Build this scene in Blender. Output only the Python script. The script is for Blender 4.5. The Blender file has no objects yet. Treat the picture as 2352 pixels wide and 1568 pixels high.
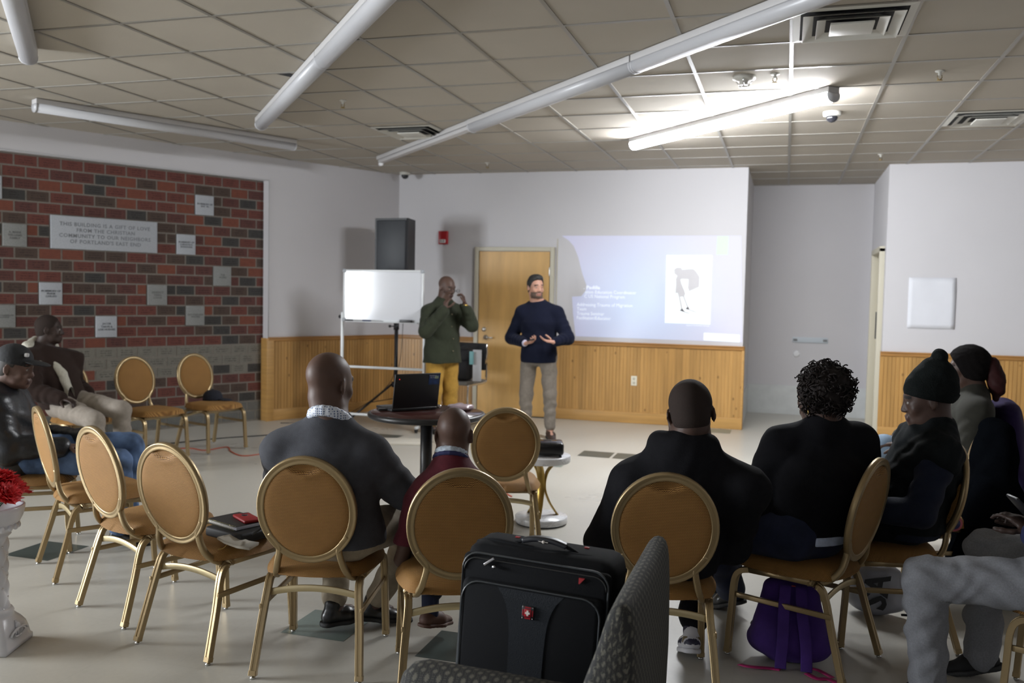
import bpy, bmesh, math, random
import numpy as np
from mathutils import Vector, Matrix
PI = math.pi
SC = bpy.context.scene
COL = SC.collection
rnd = random.Random(7)

# ---------------- camera ----------------
F_PX, YAW, PIT, ROL, CAM_H = 2053.0, .2961, .0526, .0199, 1.5045
cd = bpy.data.cameras.new('camera'); cam = bpy.data.objects.new('camera', cd); COL.objects.link(cam)
fw = Vector((-math.sin(YAW) * math.cos(PIT), math.cos(YAW) * math.cos(PIT), -math.sin(PIT)))
rt = Vector((math.cos(YAW), math.sin(YAW), 0)); up = rt.cross(fw)
r_ = rt * math.cos(ROL) + up * math.sin(ROL); u_ = up * math.cos(ROL) - rt * math.sin(ROL)
M = Matrix((r_, u_, -fw)).transposed().to_4x4(); M.translation = Vector((0, 0, CAM_H))
cam.matrix_world = M
cd.sensor_width = 36; cd.sensor_fit = 'HORIZONTAL'; cd.lens = F_PX / 2352 * 36
cd.clip_start = .05; cd.clip_end = 100
cd.dof.use_dof = True; cd.dof.focus_distance = 3.3; cd.dof.aperture_fstop = 3.4
SC.camera = cam

# ---------------- world, exposure ----------------
w = bpy.data.worlds.new('world'); SC.world = w; w.use_nodes = True
w.node_tree.nodes['Background'].inputs[0].default_value = (.75, .87, 1, 1)
w.node_tree.nodes['Background'].inputs[1].default_value = .6
SC.view_settings.view_transform = 'Standard'; SC.view_settings.look = 'None'
SC.view_settings.exposure = 0.0; SC.view_settings.gamma = 1; SC.view_settings.use_curve_mapping = False
SC.cycles.use_denoising = True
SC.cycles.max_bounces = 7; SC.cycles.diffuse_bounces = 4; SC.cycles.glossy_bounces = 3
SC.cycles.transmission_bounces = 3; SC.cycles.transparent_max_bounces = 4
SC.cycles.sample_clamp_indirect = 5.0
SC.cycles.caustics_reflective = False; SC.cycles.caustics_refractive = False

def area_light(name, loc, rot, sx, sy, power, color):
    l = bpy.data.lights.new(name, 'AREA'); l.shape = 'RECTANGLE'; l.size = sx; l.size_y = sy
    l.energy = power; l.color = color
    o = bpy.data.objects.new(name, l); COL.objects.link(o); o.location = loc; o.rotation_euler = rot
    return o
# daylight coming through the windows behind and to the left of the camera
for k in range(3):
    area_light('window_daylight', (-4.6 + 2.6 * k, -3.90, 1.75), (-PI / 2, PI, 0), 1.75, 1.75, (1300, 330, 90)[k], (.90, .95, 1.0))
area_light('side_window_daylight', (-9.30, .6, 1.75), (0, -PI / 2, 0), 1.75, 2.75, 1050, (.90, .95, 1.0))

# ---------------- materials ----------------
MATS = {}
def nd(nt, t, **kw):
    n = nt.nodes.new(t)
    for k, v in kw.items(): setattr(n, k, v)
    return n
def mat(name, col, rough=.6, metal=0, spec=.5, noise=None, bump=0, bscale=60, emis=None, estr=0, sheen=0, coat=0, cscale=None, coord='Object'):
    """principled material; noise=(scale, amount) varies the colour, bump adds a fine relief"""
    if name in MATS: return MATS[name]
    m = bpy.data.materials.new(name); m.use_nodes = True; nt = m.node_tree
    b = nt.nodes['Principled BSDF']
    b.inputs['Base Color'].default_value = (*col, 1); b.inputs['Roughness'].default_value = rough
    b.inputs['Metallic'].default_value = metal; b.inputs['Specular IOR Level'].default_value = spec
    if sheen: b.inputs['Sheen Weight'].default_value = sheen
    if coat: b.inputs['Coat Weight'].default_value = coat; b.inputs['Coat Roughness'].default_value = .1
    if emis: b.inputs['Emission Color'].default_value = (*emis, 1); b.inputs['Emission Strength'].default_value = estr
    if noise or bump:
        tc = nd(nt, 'ShaderNodeTexCoord')
    if noise:
        mp = nd(nt, 'ShaderNodeMapping'); nt.links.new(tc.outputs[coord], mp.inputs[0])
        if cscale: mp.inputs['Scale'].default_value = cscale
        n = nd(nt, 'ShaderNodeTexNoise'); n.inputs['Scale'].default_value = noise[0]; n.inputs['Detail'].default_value = 5
        nt.links.new(mp.outputs[0], n.inputs['Vector'])
        mr = nd(nt, 'ShaderNodeMapRange'); mr.inputs[1].default_value = .3; mr.inputs[2].default_value = .7
        mr.inputs[3].default_value = 1 - noise[1]; mr.inputs[4].default_value = 1 + noise[1]
        nt.links.new(n.outputs[0], mr.inputs[0])
        mx = nd(nt, 'ShaderNodeVectorMath', operation='SCALE'); mx.inputs[0].default_value = col
        nt.links.new(mr.outputs[0], mx.inputs['Scale']); nt.links.new(mx.outputs[0], b.inputs['Base Color'])
    if bump:
        n2 = nd(nt, 'ShaderNodeTexNoise'); n2.inputs['Scale'].default_value = bscale; n2.inputs['Detail'].default_value = 3
        nt.links.new(tc.outputs[coord], n2.inputs['Vector'])
        bp = nd(nt, 'ShaderNodeBump'); bp.inputs['Strength'].default_value = bump; bp.inputs['Distance'].default_value = .01
        nt.links.new(n2.outputs[0], bp.inputs['Height']); nt.links.new(bp.outputs[0], b.inputs['Normal'])
    MATS[name] = m
    return m
def srgb(r, g, b):
    f = lambda c: (c / 255) / 12.92 if c <= 10 else ((c / 255 + .055) / 1.055) ** 2.4
    return (f(r), f(g), f(b))
def mathn(nt, op, a, b=None, c=None):
    n = nd(nt, 'ShaderNodeMath', operation=op)
    for i, v in enumerate((a, b, c)):
        if v is None: continue
        if isinstance(v, (int, float)): n.inputs[i].default_value = v
        else: nt.links.new(v, n.inputs[i])
    return n.outputs[0]
def mixc(nt, f, a, b):
    n = nd(nt, 'ShaderNodeMix', data_type='RGBA')
    if isinstance(f, (int, float)): n.inputs[0].default_value = f
    else: nt.links.new(f, n.inputs[0])
    for k, v in ((6, a), (7, b)):
        if isinstance(v, tuple): n.inputs[k].default_value = (*v, 1)
        else: nt.links.new(v, n.inputs[k])
    return n.outputs[2]

# ---------------- object helpers ----------------
def tag(o, label=None, cat=None, group=None, kind=None):
    if label: o['label'] = label
    if cat: o['category'] = cat
    if group: o['group'] = group
    if kind: o['kind'] = kind
    return o
def thing(name, label, cat, loc=(0, 0, 0), rz=0, group=None):
    o = bpy.data.objects.new(name, None); COL.objects.link(o); o.empty_display_size = .1
    o.location = loc; o.rotation_euler = (0, 0, rz)
    return tag(o, label, cat, group)
class MB:
    """collects shapes that become ONE mesh"""
    def __init__(s): s.v = []; s.f = []; s.mi = []; s.uv = None; s.sm = []
    def add(s, vs, fs, mi=0, sm=True):
        b = len(s.v); s.v += [tuple(p) for p in vs]; s.f += [tuple(i + b for i in f) for f in fs]
        s.mi += [mi] * len(fs); s.sm += [sm] * len(fs); return s
    def box(s, c, d, R=None, mi=0, bev=0):
        hx, hy, hz = d[0] / 2, d[1] / 2, d[2] / 2; c = Vector(c)
        if bev <= 0:
            P = [Vector((x, y, z)) for x in (-hx, hx) for y in (-hy, hy) for z in (-hz, hz)]
            if R is not None: P = [R @ p for p in P]
            return s.add([c + p for p in P], [(0, 1, 3, 2), (4, 6, 7, 5), (0, 4, 5, 1), (2, 3, 7, 6), (0, 2, 6, 4), (1, 5, 7, 3)], mi, False)
        bm = bmesh.new(); bmesh.ops.create_cube(bm, size=1)
        for v in bm.verts: v.co = Vector((v.co.x * d[0], v.co.y * d[1], v.co.z * d[2]))
        bmesh.ops.bevel(bm, geom=list(bm.edges), offset=min(bev, hx * .95, hy * .95, hz * .95), segments=3, profile=.5, affect='EDGES')
        vs = [(R @ v.co if R is not None else v.co) + c for v in bm.verts]
        bm.verts.index_update(); fs = [[v.index for v in f.verts] for f in bm.faces]; bm.free()
        return s.add(vs, fs, mi, True)
    def sweep(s, path, prof, closed=False, up=(0, 0, 1), mi=0, scale=None, sm=True, upf=None):
        """prof: list of (a,b) in the (side, up) frame of the path"""
        P = [Vector(p) for p in path]; n = len(P); k = len(prof); vs = []
        side_prev = None
        for i, p in enumerate(P):
            if closed: t = P[(i + 1) % n] - P[i - 1]
            else: t = P[min(i + 1, n - 1)] - P[max(i - 1, 0)]
            t.normalize(); U = Vector(upf(i) if upf else up)
            sd = t.cross(U)
            if sd.length < 1e-3: sd = side_prev.copy() if side_prev else t.orthogonal()
            sd.normalize()
            U2 = sd.cross(t).normalized(); side_prev = sd
            q = scale[i] if scale else 1
            for a, b in prof: vs.append(p + sd * a * q + U2 * b * q)
        fs = []
        m = n if closed else n - 1
        for i in range(m):
            j = (i + 1) % n
            for a in range(k):
                b = (a + 1) % k; fs.append((i * k + a, i * k + b, j * k + b, j * k + a))
        if not closed:
            fs.append(tuple(range(k))[::-1]); fs.append(tuple((n - 1) * k + a for a in range(k)))
        return s.add(vs, fs, mi, sm)
    def tube(s, path, r, n=8, closed=False, mi=0, scale=None, up=(0, 0, 1)):
        pr = [(r * math.cos(2 * PI * a / n), r * math.sin(2 * PI * a / n)) for a in range(n)]
        return s.sweep(path, pr, closed, up, mi, scale)
    def lathe(s, prof, c=(0, 0, 0), n=32, mi=0, R=None):
        c = Vector(c); vs = []; fs = []; k = len(prof)
        for a in range(n):
            t = 2 * PI * a / n
            for r, z in prof:
                p = Vector((r * math.cos(t), r * math.sin(t), z)); vs.append(c + (R @ p if R is not None else p))
        for a in range(n):
            b = (a + 1) % n
            for i in range(k - 1): fs.append((a * k + i, b * k + i, b * k + i + 1, a * k + i + 1))
        if prof[0][0] > 1e-6: fs.append(tuple(a * k for a in range(n))[::-1])
        if prof[-1][0] > 1e-6: fs.append(tuple(a * k + k - 1 for a in range(n)))
        return s.add(vs, fs, mi, True)
    def prism(s, poly, z0, z1, R=None, c=(0, 0, 0), mi=0):
        """poly in xy, extruded z0..z1"""
        c = Vector(c); n = len(poly); vs = []
        for z in (z0, z1):
            for x, y in poly:
                p = Vector((x, y, z)); vs.append(c + (R @ p if R is not None else p))
        fs = [tuple(range(n))[::-1], tuple(range(n, 2 * n))] + [(i, (i + 1) % n, (i + 1) % n + n, i + n) for i in range(n)]
        return s.add(vs, fs, mi, False)
    def quad(s, a, b, c, d, mi=0): return s.add([a, b, c, d], [(0, 1, 2, 3)], mi, False)
    def ball(s, c, r, R=None, n=12, mi=0):
        r = (r, r, r) if isinstance(r, (int, float)) else r
        c = Vector(c); vs = []; fs = []; h = n // 2
        for i in range(h + 1):
            ph = PI * i / h
            for j in range(n):
                th = 2 * PI * j / n
                p = Vector((r[0] * math.sin(ph) * math.cos(th), r[1] * math.sin(ph) * math.sin(th), r[2] * math.cos(ph)))
                vs.append(c + (R @ p if R is not None else p))
        for i in range(h):
            for j in range(n):
                k = (j + 1) % n; fs.append((i * n + j, (i + 1) * n + j, (i + 1) * n + k, i * n + k))
        return s.add(vs, fs, mi, True)
    def build(s, name, mats, parent=None, loc=None, rot=None, uv=None, merge=False):
        me = bpy.data.meshes.new(name); me.from_pydata([tuple(v) for v in s.v], [], s.f)
        if not isinstance(mats, (list, tuple)): mats = [mats]
        for m in mats: me.materials.append(m)
        me.polygons.foreach_set('material_index', s.mi); me.polygons.foreach_set('use_smooth', s.sm)
        if uv is not None:
            l = me.uv_layers.new(name='UVMap'); co = [uv(Vector(s.v[lp.vertex_index])) for lp in me.loops]
            l.data.foreach_set('uv', [c for p in co for c in p])
        me.update()
        bm = bmesh.new(); bm.from_mesh(me)
        if merge: bmesh.ops.remove_doubles(bm, verts=bm.verts, dist=1e-5)
        bmesh.ops.recalc_face_normals(bm, faces=bm.faces); bm.to_mesh(me); bm.free()
        o = bpy.data.objects.new(name, me); COL.objects.link(o)
        if parent is not None: o.parent = parent
        if loc is not None: o.location = loc
        if rot is not None: o.rotation_euler = rot
        return o
def rrect(w, h, r, n=3):
    """rounded rectangle outline w x h"""
    out = []
    for cx, cy, a0 in ((w / 2 - r, h / 2 - r, 0), (-w / 2 + r, h / 2 - r, 90), (-w / 2 + r, -h / 2 + r, 180), (w / 2 - r, -h / 2 + r, 270)):
        for i in range(n + 1):
            a = math.radians(a0 + 90 * i / n); out.append((cx + r * math.cos(a), cy + r * math.sin(a)))
    return out
def smoothpath(pts, n=6):
    """catmull-rom through pts"""
    P = [Vector(p) for p in pts]; out = []
    for i in range(len(P) - 1):
        p0 = P[max(i - 1, 0)]; p1 = P[i]; p2 = P[i + 1]; p3 = P[min(i + 2, len(P) - 1)]
        for k in range(n):
            t = k / n
            out.append(.5 * ((2 * p1) + (p2 - p0) * t + (2 * p0 - 5 * p1 + 4 * p2 - p3) * t * t + (3 * p1 - p0 - 3 * p2 + p3) * t ** 3))
    out.append(P[-1]); return out
def dup(o, parent=None):
    c = o.copy(); COL.objects.link(c); c.parent = parent
    for ch in list(o.children): dup(ch, c)
    return c
def Rz(a): return Matrix.Rotation(a, 3, 'Z')
def Rx(a): return Matrix.Rotation(a, 3, 'X')
def Ry(a): return Matrix.Rotation(a, 3, 'Y')
def text_mesh(txt, size, m, parent, name='lettering', align='CENTER', depth=.0006, space=1.0, bold=0, lspace=1.0):
    cu = bpy.data.curves.new(name, 'FONT'); cu.body = txt; cu.size = size; cu.align_x = align; cu.align_y = 'CENTER'
    cu.extrude = depth; cu.space_character = space; cu.offset = bold; cu.space_line = lspace; cu.resolution_u = 2
    o = bpy.data.objects.new(name, cu); COL.objects.link(o)
    me = bpy.data.meshes.new_from_object(o.evaluated_get(bpy.context.evaluated_depsgraph_get()))
    bpy.data.objects.remove(o); bpy.data.curves.remove(cu)
    me.materials.clear(); me.materials.append(m); me.name = name
    o = bpy.data.objects.new(name, me); COL.objects.link(o); o.parent = parent
    return o
# ---------------- the room ----------------
D = 10.575; XC = -4.771; AL = .4843; SA, CA = math.sin(AL), math.cos(AL); H = 3.0
X1, X2 = -.456, 1.03; YH = 12.3
def LW(t, z, off=0.0):           # a point on the slanted left wall, t metres from the back corner, off = into the room
    return Vector((XC - SA * t + CA * off, D - CA * t - SA * off, z))
LR = Matrix((Vector((SA, CA, 0)), Vector((0, 0, 1)), Vector((CA, -SA, 0)))).transposed()   # x towards the corner, y up, z out of the wall
RZL = math.atan2(CA, SA)
wallm = mat('painted_wall', srgb(205, 203, 206), .75, noise=(1.5, .015), bump=.05, bscale=300)
whitebase = mat('white_base_paint', (.62, .64, .64), .6, noise=(9, .06))
def struct(mb, name, m, **k): return tag(mb.build(name, m, **k), kind='structure')
# floor with a few dark green tiles inlaid
def floor_mat(name, col, amt, streak=1.0):
    m = bpy.data.materials.new(name); m.use_nodes = True; nt = m.node_tree; b = nt.nodes['Principled BSDF']
    tc = nd(nt, 'ShaderNodeTexCoord'); mp = nd(nt, 'ShaderNodeMapping'); nt.links.new(tc.outputs['Object'], mp.inputs[0])
    n1 = nd(nt, 'ShaderNodeTexNoise'); n1.inputs['Scale'].default_value = 1.1; n1.inputs['Detail'].default_value = 4; n1.inputs['Roughness'].default_value = .6
    nt.links.new(mp.outputs[0], n1.inputs['Vector'])
    n2 = nd(nt, 'ShaderNodeTexNoise'); n2.inputs['Scale'].default_value = 45; n2.inputs['Detail'].default_value = 3
    nt.links.new(mp.outputs[0], n2.inputs['Vector'])
    f = mathn(nt, 'ADD', mathn(nt, 'MULTIPLY', n1.outputs[0], amt), mathn(nt, 'MULTIPLY', n2.outputs[0], amt * .5))
    f = mathn(nt, 'ADD', f, 1 - amt * .75)
    # tile joints every 0.305 m
    sx = nd(nt, 'ShaderNodeSeparateXYZ'); nt.links.new(tc.outputs['Object'], sx.inputs[0])
    j = None
    for k, o in ((0, 4.115 + .305 * 40), (1, .305 * 40 - .215)):
        a = mathn(nt, 'FRACT', mathn(nt, 'DIVIDE', mathn(nt, 'ADD', sx.outputs[k], o), .305))
        a = mathn(nt, 'LESS_THAN', mathn(nt, 'MINIMUM', a, mathn(nt, 'SUBTRACT', 1, a)), .008)
        j = a if j is None else mathn(nt, 'MAXIMUM', j, a)
    f = mathn(nt, 'MULTIPLY', f, mathn(nt, 'SUBTRACT', 1, mathn(nt, 'MULTIPLY', j, .04)))
    v = nd(nt, 'ShaderNodeVectorMath', operation='SCALE'); v.inputs[0].default_value = col; nt.links.new(f, v.inputs['Scale'])
    nt.links.new(v.outputs[0], b.inputs['Base Color'])
    rr = mathn(nt, 'ADD', mathn(nt, 'MULTIPLY', n1.outputs[0], .22), .2); nt.links.new(rr, b.inputs['Roughness'])
    b.inputs['Specular IOR Level'].default_value = .45
    return m
fm = floor_mat('vinyl_floor', (.475, .455, .405), .22); fg = floor_mat('dark_green_tile', (.060, .078, .072), .4); fg2 = floor_mat('sage_tile', (.17, .21, .19), .3)
mb = MB(); mb.box((-2, 4.2, -.05), (16, 17, .1))
TS = .305
for x, y, k in ((-4.115, 3.87, 1), (-2.075, 3.40, 2), (-2.99, 5.95, 1), (-4.10, 8.30, 1), (-1.83, 8.17, 1), (-1.50, 8.17, 1), (-2.14, 7.56, 2), (-1.10, 10.2, 2), (-.85, 10.2, 2), (-1.42, 3.36, 1)):
    mb.quad((x, y, .0008), (x + TS, y, .0008), (x + TS, y + TS, .0008), (x, y + TS, .0008), k)
struct(mb, 'floor', [fm, fg, fg2])
# ceiling tiles (2 ft grid) and T bars
ctile = mat('ceiling_tile', srgb(172, 164, 151), .9, noise=(2.0, .03), bump=.12, bscale=220)
tbar = mat('ceiling_grid_paint', srgb(140, 136, 128), .34)
mb = MB(); mb.box((-2, 4.2, H + .05), (16, 17, .1)); struct(mb, 'ceiling', ctile)
mb = MB(); G0x, G0y = -.019, 5.5057; i = -16
for i in range(-16, 10): mb.box((G0x + .61 * i, 4.3, H - .002), (.024, 16.2, .005))
for j in range(-16, 12): mb.box((-2, G0y + .61 * j, H - .0023), (15.6, .024, .005))
struct(mb, 'trim_1', tbar)
# walls
T_ = .12
mb = MB()
mb.box(((XC + X1) / 2 - .0, D + T_ / 2, H / 2), (X1 - XC, T_, H)); struct(mb, 'wall_back', wallm)
mb = MB(); mb.box((X1 - T_ / 2, (D + T_ + YH) / 2, H / 2), (T_, YH - D - T_, H)); mb.box(((X1 + X2) / 2, YH + T_ / 2, H / 2), (X2 - X1 + .3, T_, H))
mb.box((X2 + T_ / 2, (D + 1.15 + YH) / 2, H / 2), (T_, YH - D - 1.15, H)); mb.box((X2 + T_ / 2, D + .575 + T_ / 2, (H + 2.1) / 2), (T_, 1.15 - T_, H - 2.1))
struct(mb, 'wall_recess', wallm)
mb = MB(); mb.box(((X1 + X2) / 2, YH - .01, .19), (X2 - X1, .02, .38)); mb.box((X1 + .006, (D + YH) / 2, .19), (.012, YH - D - .02, .38)); struct(mb, 'baseboard_recess', whitebase)
mb = MB(); mb.box(((X2 + 5.2) / 2, D + T_ / 2, H / 2), (5.2 - X2, T_, H)); struct(mb, 'wall_right_front', wallm)
mb = MB(); mb.box((5.26, 3.4, H / 2), (.12, 14.6, H)); struct(mb, 'wall_right', wallm)
# left slanted wall with the brick niche (opening t 1.86..8.6, z 0..2.73, 0.115 deep)
NT, NZ, ND = 1.86, 2.735, .115
mb = MB()
def wbox(mb, t0, t1, z0, z1, o0, o1, mi=0): mb.box(LW((t0 + t1) / 2, (z0 + z1) / 2, (o0 + o1) / 2), (abs(t1 - t0), abs(z1 - z0), abs(o1 - o0)), LR, mi)
wbox(mb, 0, NT, 0, H, -ND - .1, 0); wbox(mb, NT, 9.2, NZ, H, -ND - .1, 0); struct(mb, 'wall_left', wallm)
pe = LW(9.2, 0)
mb = MB(); x0 = pe.x - .06   # wall further left with a window
for (y0, y1, z0, z1) in ((-3.7, -.8, 0, H), (2.0, pe.y + .1, 0, H), (-.8, 2.0, 0, .85), (-.8, 2.0, 2.65, H)):
    mb.box((x0, (y0 + y1) / 2, (z0 + z1) / 2), (.12, y1 - y0, z1 - z0))
struct(mb, 'wall_left_rear', wallm)
mb = MB(); ys = -3.74
xs = [pe.x - .1, -5.5, -3.7, -2.9, -1.1, -.3, 1.5, 5.3]
for a in range(0, 8, 2): mb.box(((xs[a] + xs[a + 1]) / 2, ys, H / 2), (xs[a + 1] - xs[a], .12, H))
for a in (1, 3, 5):
    c = (xs[a] + xs[a + 1]) / 2; ww = xs[a + 1] - xs[a]
    mb.box((c, ys, .425), (ww, .12, .85)); mb.box((c, ys, (2.65 + H) / 2), (ww, .12, H - 2.65))
struct(mb, 'wall_rear', wallm)
wfr = mat('window_frame_paint', (.7, .7, .7), .5)
for i, (c, R) in enumerate((((-4.6, ys, 1.75), None), ((-2.0, ys, 1.75), None), ((.6, ys, 1.75), None), ((x0, .6, 1.75), Rz(PI / 2)))):
    ww = 1.8 if i < 3 else 2.8; mb = MB(); R = R or Rz(0)
    for dx in (-ww / 2 + .03, 0, ww / 2 - .03): mb.box(Vector(c) + R @ Vector((dx, 0, 0)), (.06, .08, 1.8), R)
    for dz in (-.87, 0, .87): mb.box(Vector(c) + Vector((0, 0, dz)), (ww, .07, .06), R)
    struct(mb, 'window_%d' % (i + 1), wfr)

# brick wall: every brick a block on the niche's back, 6 tones
def brick_mat(name, col, text=.5):
    m = bpy.data.materials.new(name); m.use_nodes = True; nt = m.node_tree; b = nt.nodes['Principled BSDF']; b.inputs['Roughness'].default_value = .85
    tc = nd(nt, 'ShaderNodeTexCoord'); n = nd(nt, 'ShaderNodeTexNoise'); n.inputs['Scale'].default_value = 25; n.inputs['Detail'].default_value = 4
    nt.links.new(tc.outputs['Object'], n.inputs['Vector'])
    # engraved lines of small lettering on the face
    uv = nd(nt, 'ShaderNodeSeparateXYZ'); nt.links.new(tc.outputs['UV'], uv.inputs[0])
    u, v = uv.outputs[0], uv.outputs[1]
    fu = mathn(nt, 'FRACT', u); fv = mathn(nt, 'FRACT', v)
    cell = nd(nt, 'ShaderNodeTexWhiteNoise', noise_dimensions='2D'); cb = nd(nt, 'ShaderNodeCombineXYZ')
    nt.links.new(mathn(nt, 'FLOOR', u), cb.inputs[0]); nt.links.new(mathn(nt, 'FLOOR', v), cb.inputs[1]); nt.links.new(cb.outputs[0], cell.inputs['Vector'])
    lines = mathn(nt, 'GREATER_THAN', mathn(nt, 'SINE', mathn(nt, 'MULTIPLY', mathn(nt, 'ADD', fv, mathn(nt, 'MULTIPLY', cell.outputs[0], .08)), 2 * PI * 4.0)), .1)
    band = mathn(nt, 'MULTIPLY', mathn(nt, 'GREATER_THAN', fv, .22), mathn(nt, 'LESS_THAN', fv, .8))
    wd = mathn(nt, 'ADD', mathn(nt, 'MULTIPLY', cell.outputs[0], .14), .14)
    inu = mathn(nt, 'MULTIPLY', mathn(nt, 'GREATER_THAN', fu, wd), mathn(nt, 'LESS_THAN', fu, mathn(nt, 'SUBTRACT', 1, wd)))
    let = nd(nt, 'ShaderNodeTexWhiteNoise', noise_dimensions='2D'); cb2 = nd(nt, 'ShaderNodeCombineXYZ')
    nt.links.new(mathn(nt, 'FLOOR', mathn(nt, 'MULTIPLY', u, 26)), cb2.inputs[0]); nt.links.new(mathn(nt, 'FLOOR', mathn(nt, 'MULTIPLY', v, 12)), cb2.inputs[1])
    nt.links.new(cb2.outputs[0], let.inputs['Vector'])
    msk = mathn(nt, 'MULTIPLY', mathn(nt, 'MULTIPLY', mathn(nt, 'MULTIPLY', lines, band), inu), mathn(nt, 'GREATER_THAN', let.outputs[0], .35))
    k = mathn(nt, 'ADD', mathn(nt, 'MULTIPLY', n.outputs[0], .5), .75)
    k = mathn(nt, 'MULTIPLY', k, mathn(nt, 'SUBTRACT', 1, mathn(nt, 'MULTIPLY', msk, text)))
    vv = nd(nt, 'ShaderNodeVectorMath', operation='SCALE'); vv.inputs[0].default_value = col; nt.links.new(k, vv.inputs['Scale']); nt.links.new(vv.outputs[0], b.inputs['Base Color'])
    return m
BM = [brick_mat('brick_red', (.130, .040, .030)), brick_mat('brick_deep_red', (.098, .036, .030)), brick_mat('brick_brown', (.070, .045, .035)),
      brick_mat('brick_dark_grey', (.045, .042, .040)), brick_mat('brick_orange_red', (.165, .050, .030), .1), brick_mat('brick_pale_grey', (.175, .165, .14), .55), brick_mat('brick_concrete', (.13, .13, .12), .0)]
mortar = mat('mortar', (.20, .18, .155), .9, noise=(40, .12))
CH, BL = .1085, .2085; TE = 1.945  # course height, brick pitch, right edge on the niche's back plane
plaques = []   # (t0, z0, ncols_halfbricks, nrows, shade, text, size)
def qz(z): return round((2.726 - z) / CH)
B0 = TE - .1
def col_of(t): return round((t - B0) / (BL / 2))
PL = [ # t start, top z, width in half bricks, rows, kind, text, text size
 (3.025, 2.195, 10, 3, 'pale', "THIS BUILDING IS A GIFT OF LOVE\nFROM THE CHRISTIAN\nCOMMUNITY TO OUR NEIGHBORS\nOF PORTLAND'S EAST END", .068),
 (2.414, 2.50, 2, 2, 'pale', "IN MEMORY OF\nRAY  W.", .027), (2.628, 2.075, 2, 2, 'pale', "IN MEMORY OF\nCAROLYN E.\nDONOVAN", .025),
 (3.949, 1.529, 2, 2, 'pale', "IN MEMORY OF\nFRANK\nCARUSO", .027), (3.433, 1.22, 2, 2, 'pale', "JACOB\nTARVIS &\nLOIS HODGES", .027),
 (4.451, 2.50, 2, 2, 'pale', "IN MEMORY OF\nCHARLES J.\nWHITE, JR.", .027),
 (4.255, 2.062, 2, 2, 'grey', "A. MARIE\nWILLIAMS\nFAMILY", .027), (2.225, 1.763, 2, 2, 'grey', "THE\nHOPES", .027), (2.927, 1.544, 2, 2, 'grey', "BENEDICT\nTERRA\nLODGE", .027),
 (2.532, 1.339, 2, 2, 'grey', "EAST PORTLAND\nBUILDERS", .024), (4.364, 1.306, 2, 2, 'grey', "ABBOT CHAMBERLAIN\nFELLOWSHIP", .022)]
occ = {}
for p in PL:
    r0, c0 = qz(p[1]), col_of(p[0] * 1.012)
    for r in range(r0, r0 + p[3]):
        for c in range(c0, c0 + p[2]): occ[(r, c)] = 1
    plaques.append((r0, c0) + p[2:])
mb = MB(); uvs = []
mbm = MB(); wbox(mbm, NT - .05, 9.0, 0, NZ + .05, -ND - .06, -ND - .0)
brnd = random.Random(5)
def put_brick(r, c0, c1, tone):
    t0 = max(B0 + c0 * BL / 2, NT - .02) + .0085; t1 = B0 + c1 * BL / 2 - .0085
    if t1 - t0 < .02: return
    z1 = 2.726 - r * CH - .008; z0 = 2.726 - (r + 1) * CH + .008
    n0 = len(mb.v); wbox(mb, t0, t1, z0, z1, -ND - .01, -ND + .004, tone)
    for vtx in mb.v[n0:]:
        tt = -((Vector(vtx) - Vector((XC, D, 0))).dot(Vector((SA, CA, 0))))
        uu = 1 - (tt - t0) / max(t1 - t0, .001); vv = (vtx[2] - z0) / (z1 - z0)
        uvs.append((c0 * 7 % 97 + min(max(uu, .01), .99), r * 3 + min(max(vv, .01), .99)))
for r in range(0, 25):
    off = (r + 1) % 2
    c = -1 + 0 - (0 if off else 1)
    while c < 60:
        c1 = c + 2
        a = c
        while a < c1:            # break the brick where a plaque stands
            if (r, a) in occ: a += 1; continue
            e = a
            while e < c1 and (r, e) not in occ: e += 1
            x = brnd.random()
            if r == 0: tone = 0
            elif r in (17, 18) or (r == 19 and c > 6 and x < .7) or (r == 19 and 1 <= c <= 3): tone = 5
            elif r >= 23: tone = 6
            else: tone = 0 if x < .27 else 1 if x < .48 else 2 if x < .72 else 3 if x < .92 else 4
            if e - a == 1 and tone in (0, 1) and x < .3: tone = 4
            put_brick(r, a, e, tone); a = e
        c = c1
o = mb.build('wall_brick', BM); tag(o, kind='structure')
l = o.data.uv_layers.new(name='UVMap'); l.data.foreach_set('uv', [q for lp in o.data.loops for q in uvs[lp.vertex_index]])
struct(mbm, 'wall_brick_mortar', mortar)
mb = MB(); mb.sweep([LW(NT - .004, 0, .003), LW(NT - .004, NZ, .003), LW(9, NZ, .003)], rrect(.012, .006, .001), up=(CA, -SA, 0)); struct(mb, 'trim_2', mat('metal_edge', (.45, .45, .46), .4))
gran = mat('granite_pale', (.40, .42, .455), .7, noise=(180, .18)); gran2 = mat('stone_grey', (.235, .24, .235), .7, noise=(120, .12))
ink = mat('engraving_dark', (.07, .075, .08), .8); ink2 = mat('engraving_grey', (.20, .21, .225), .8); ink3 = mat('engraving_stone', (.12, .12, .12), .8)
PLAB = ["large pale granite plaque reading a gift of love", "pale granite square nearest the niche's top right corner", "pale granite square just right of the large plaque",
 "pale granite square in the bricks, below the large plaque's left end", "pale granite square lowest in the brick wall, above the empty chair", "pale granite square at the top left edge of the brick wall",
 "grey stone square left of the large plaque", "grey stone square nearest the white door jamb of the niche, one word on it", "grey stone square below the right end of the large plaque",
 "grey stone square to the lower right, set over the rightmost empty chair", "grey stone square low at the left, beside the seated man's head"]
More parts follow.
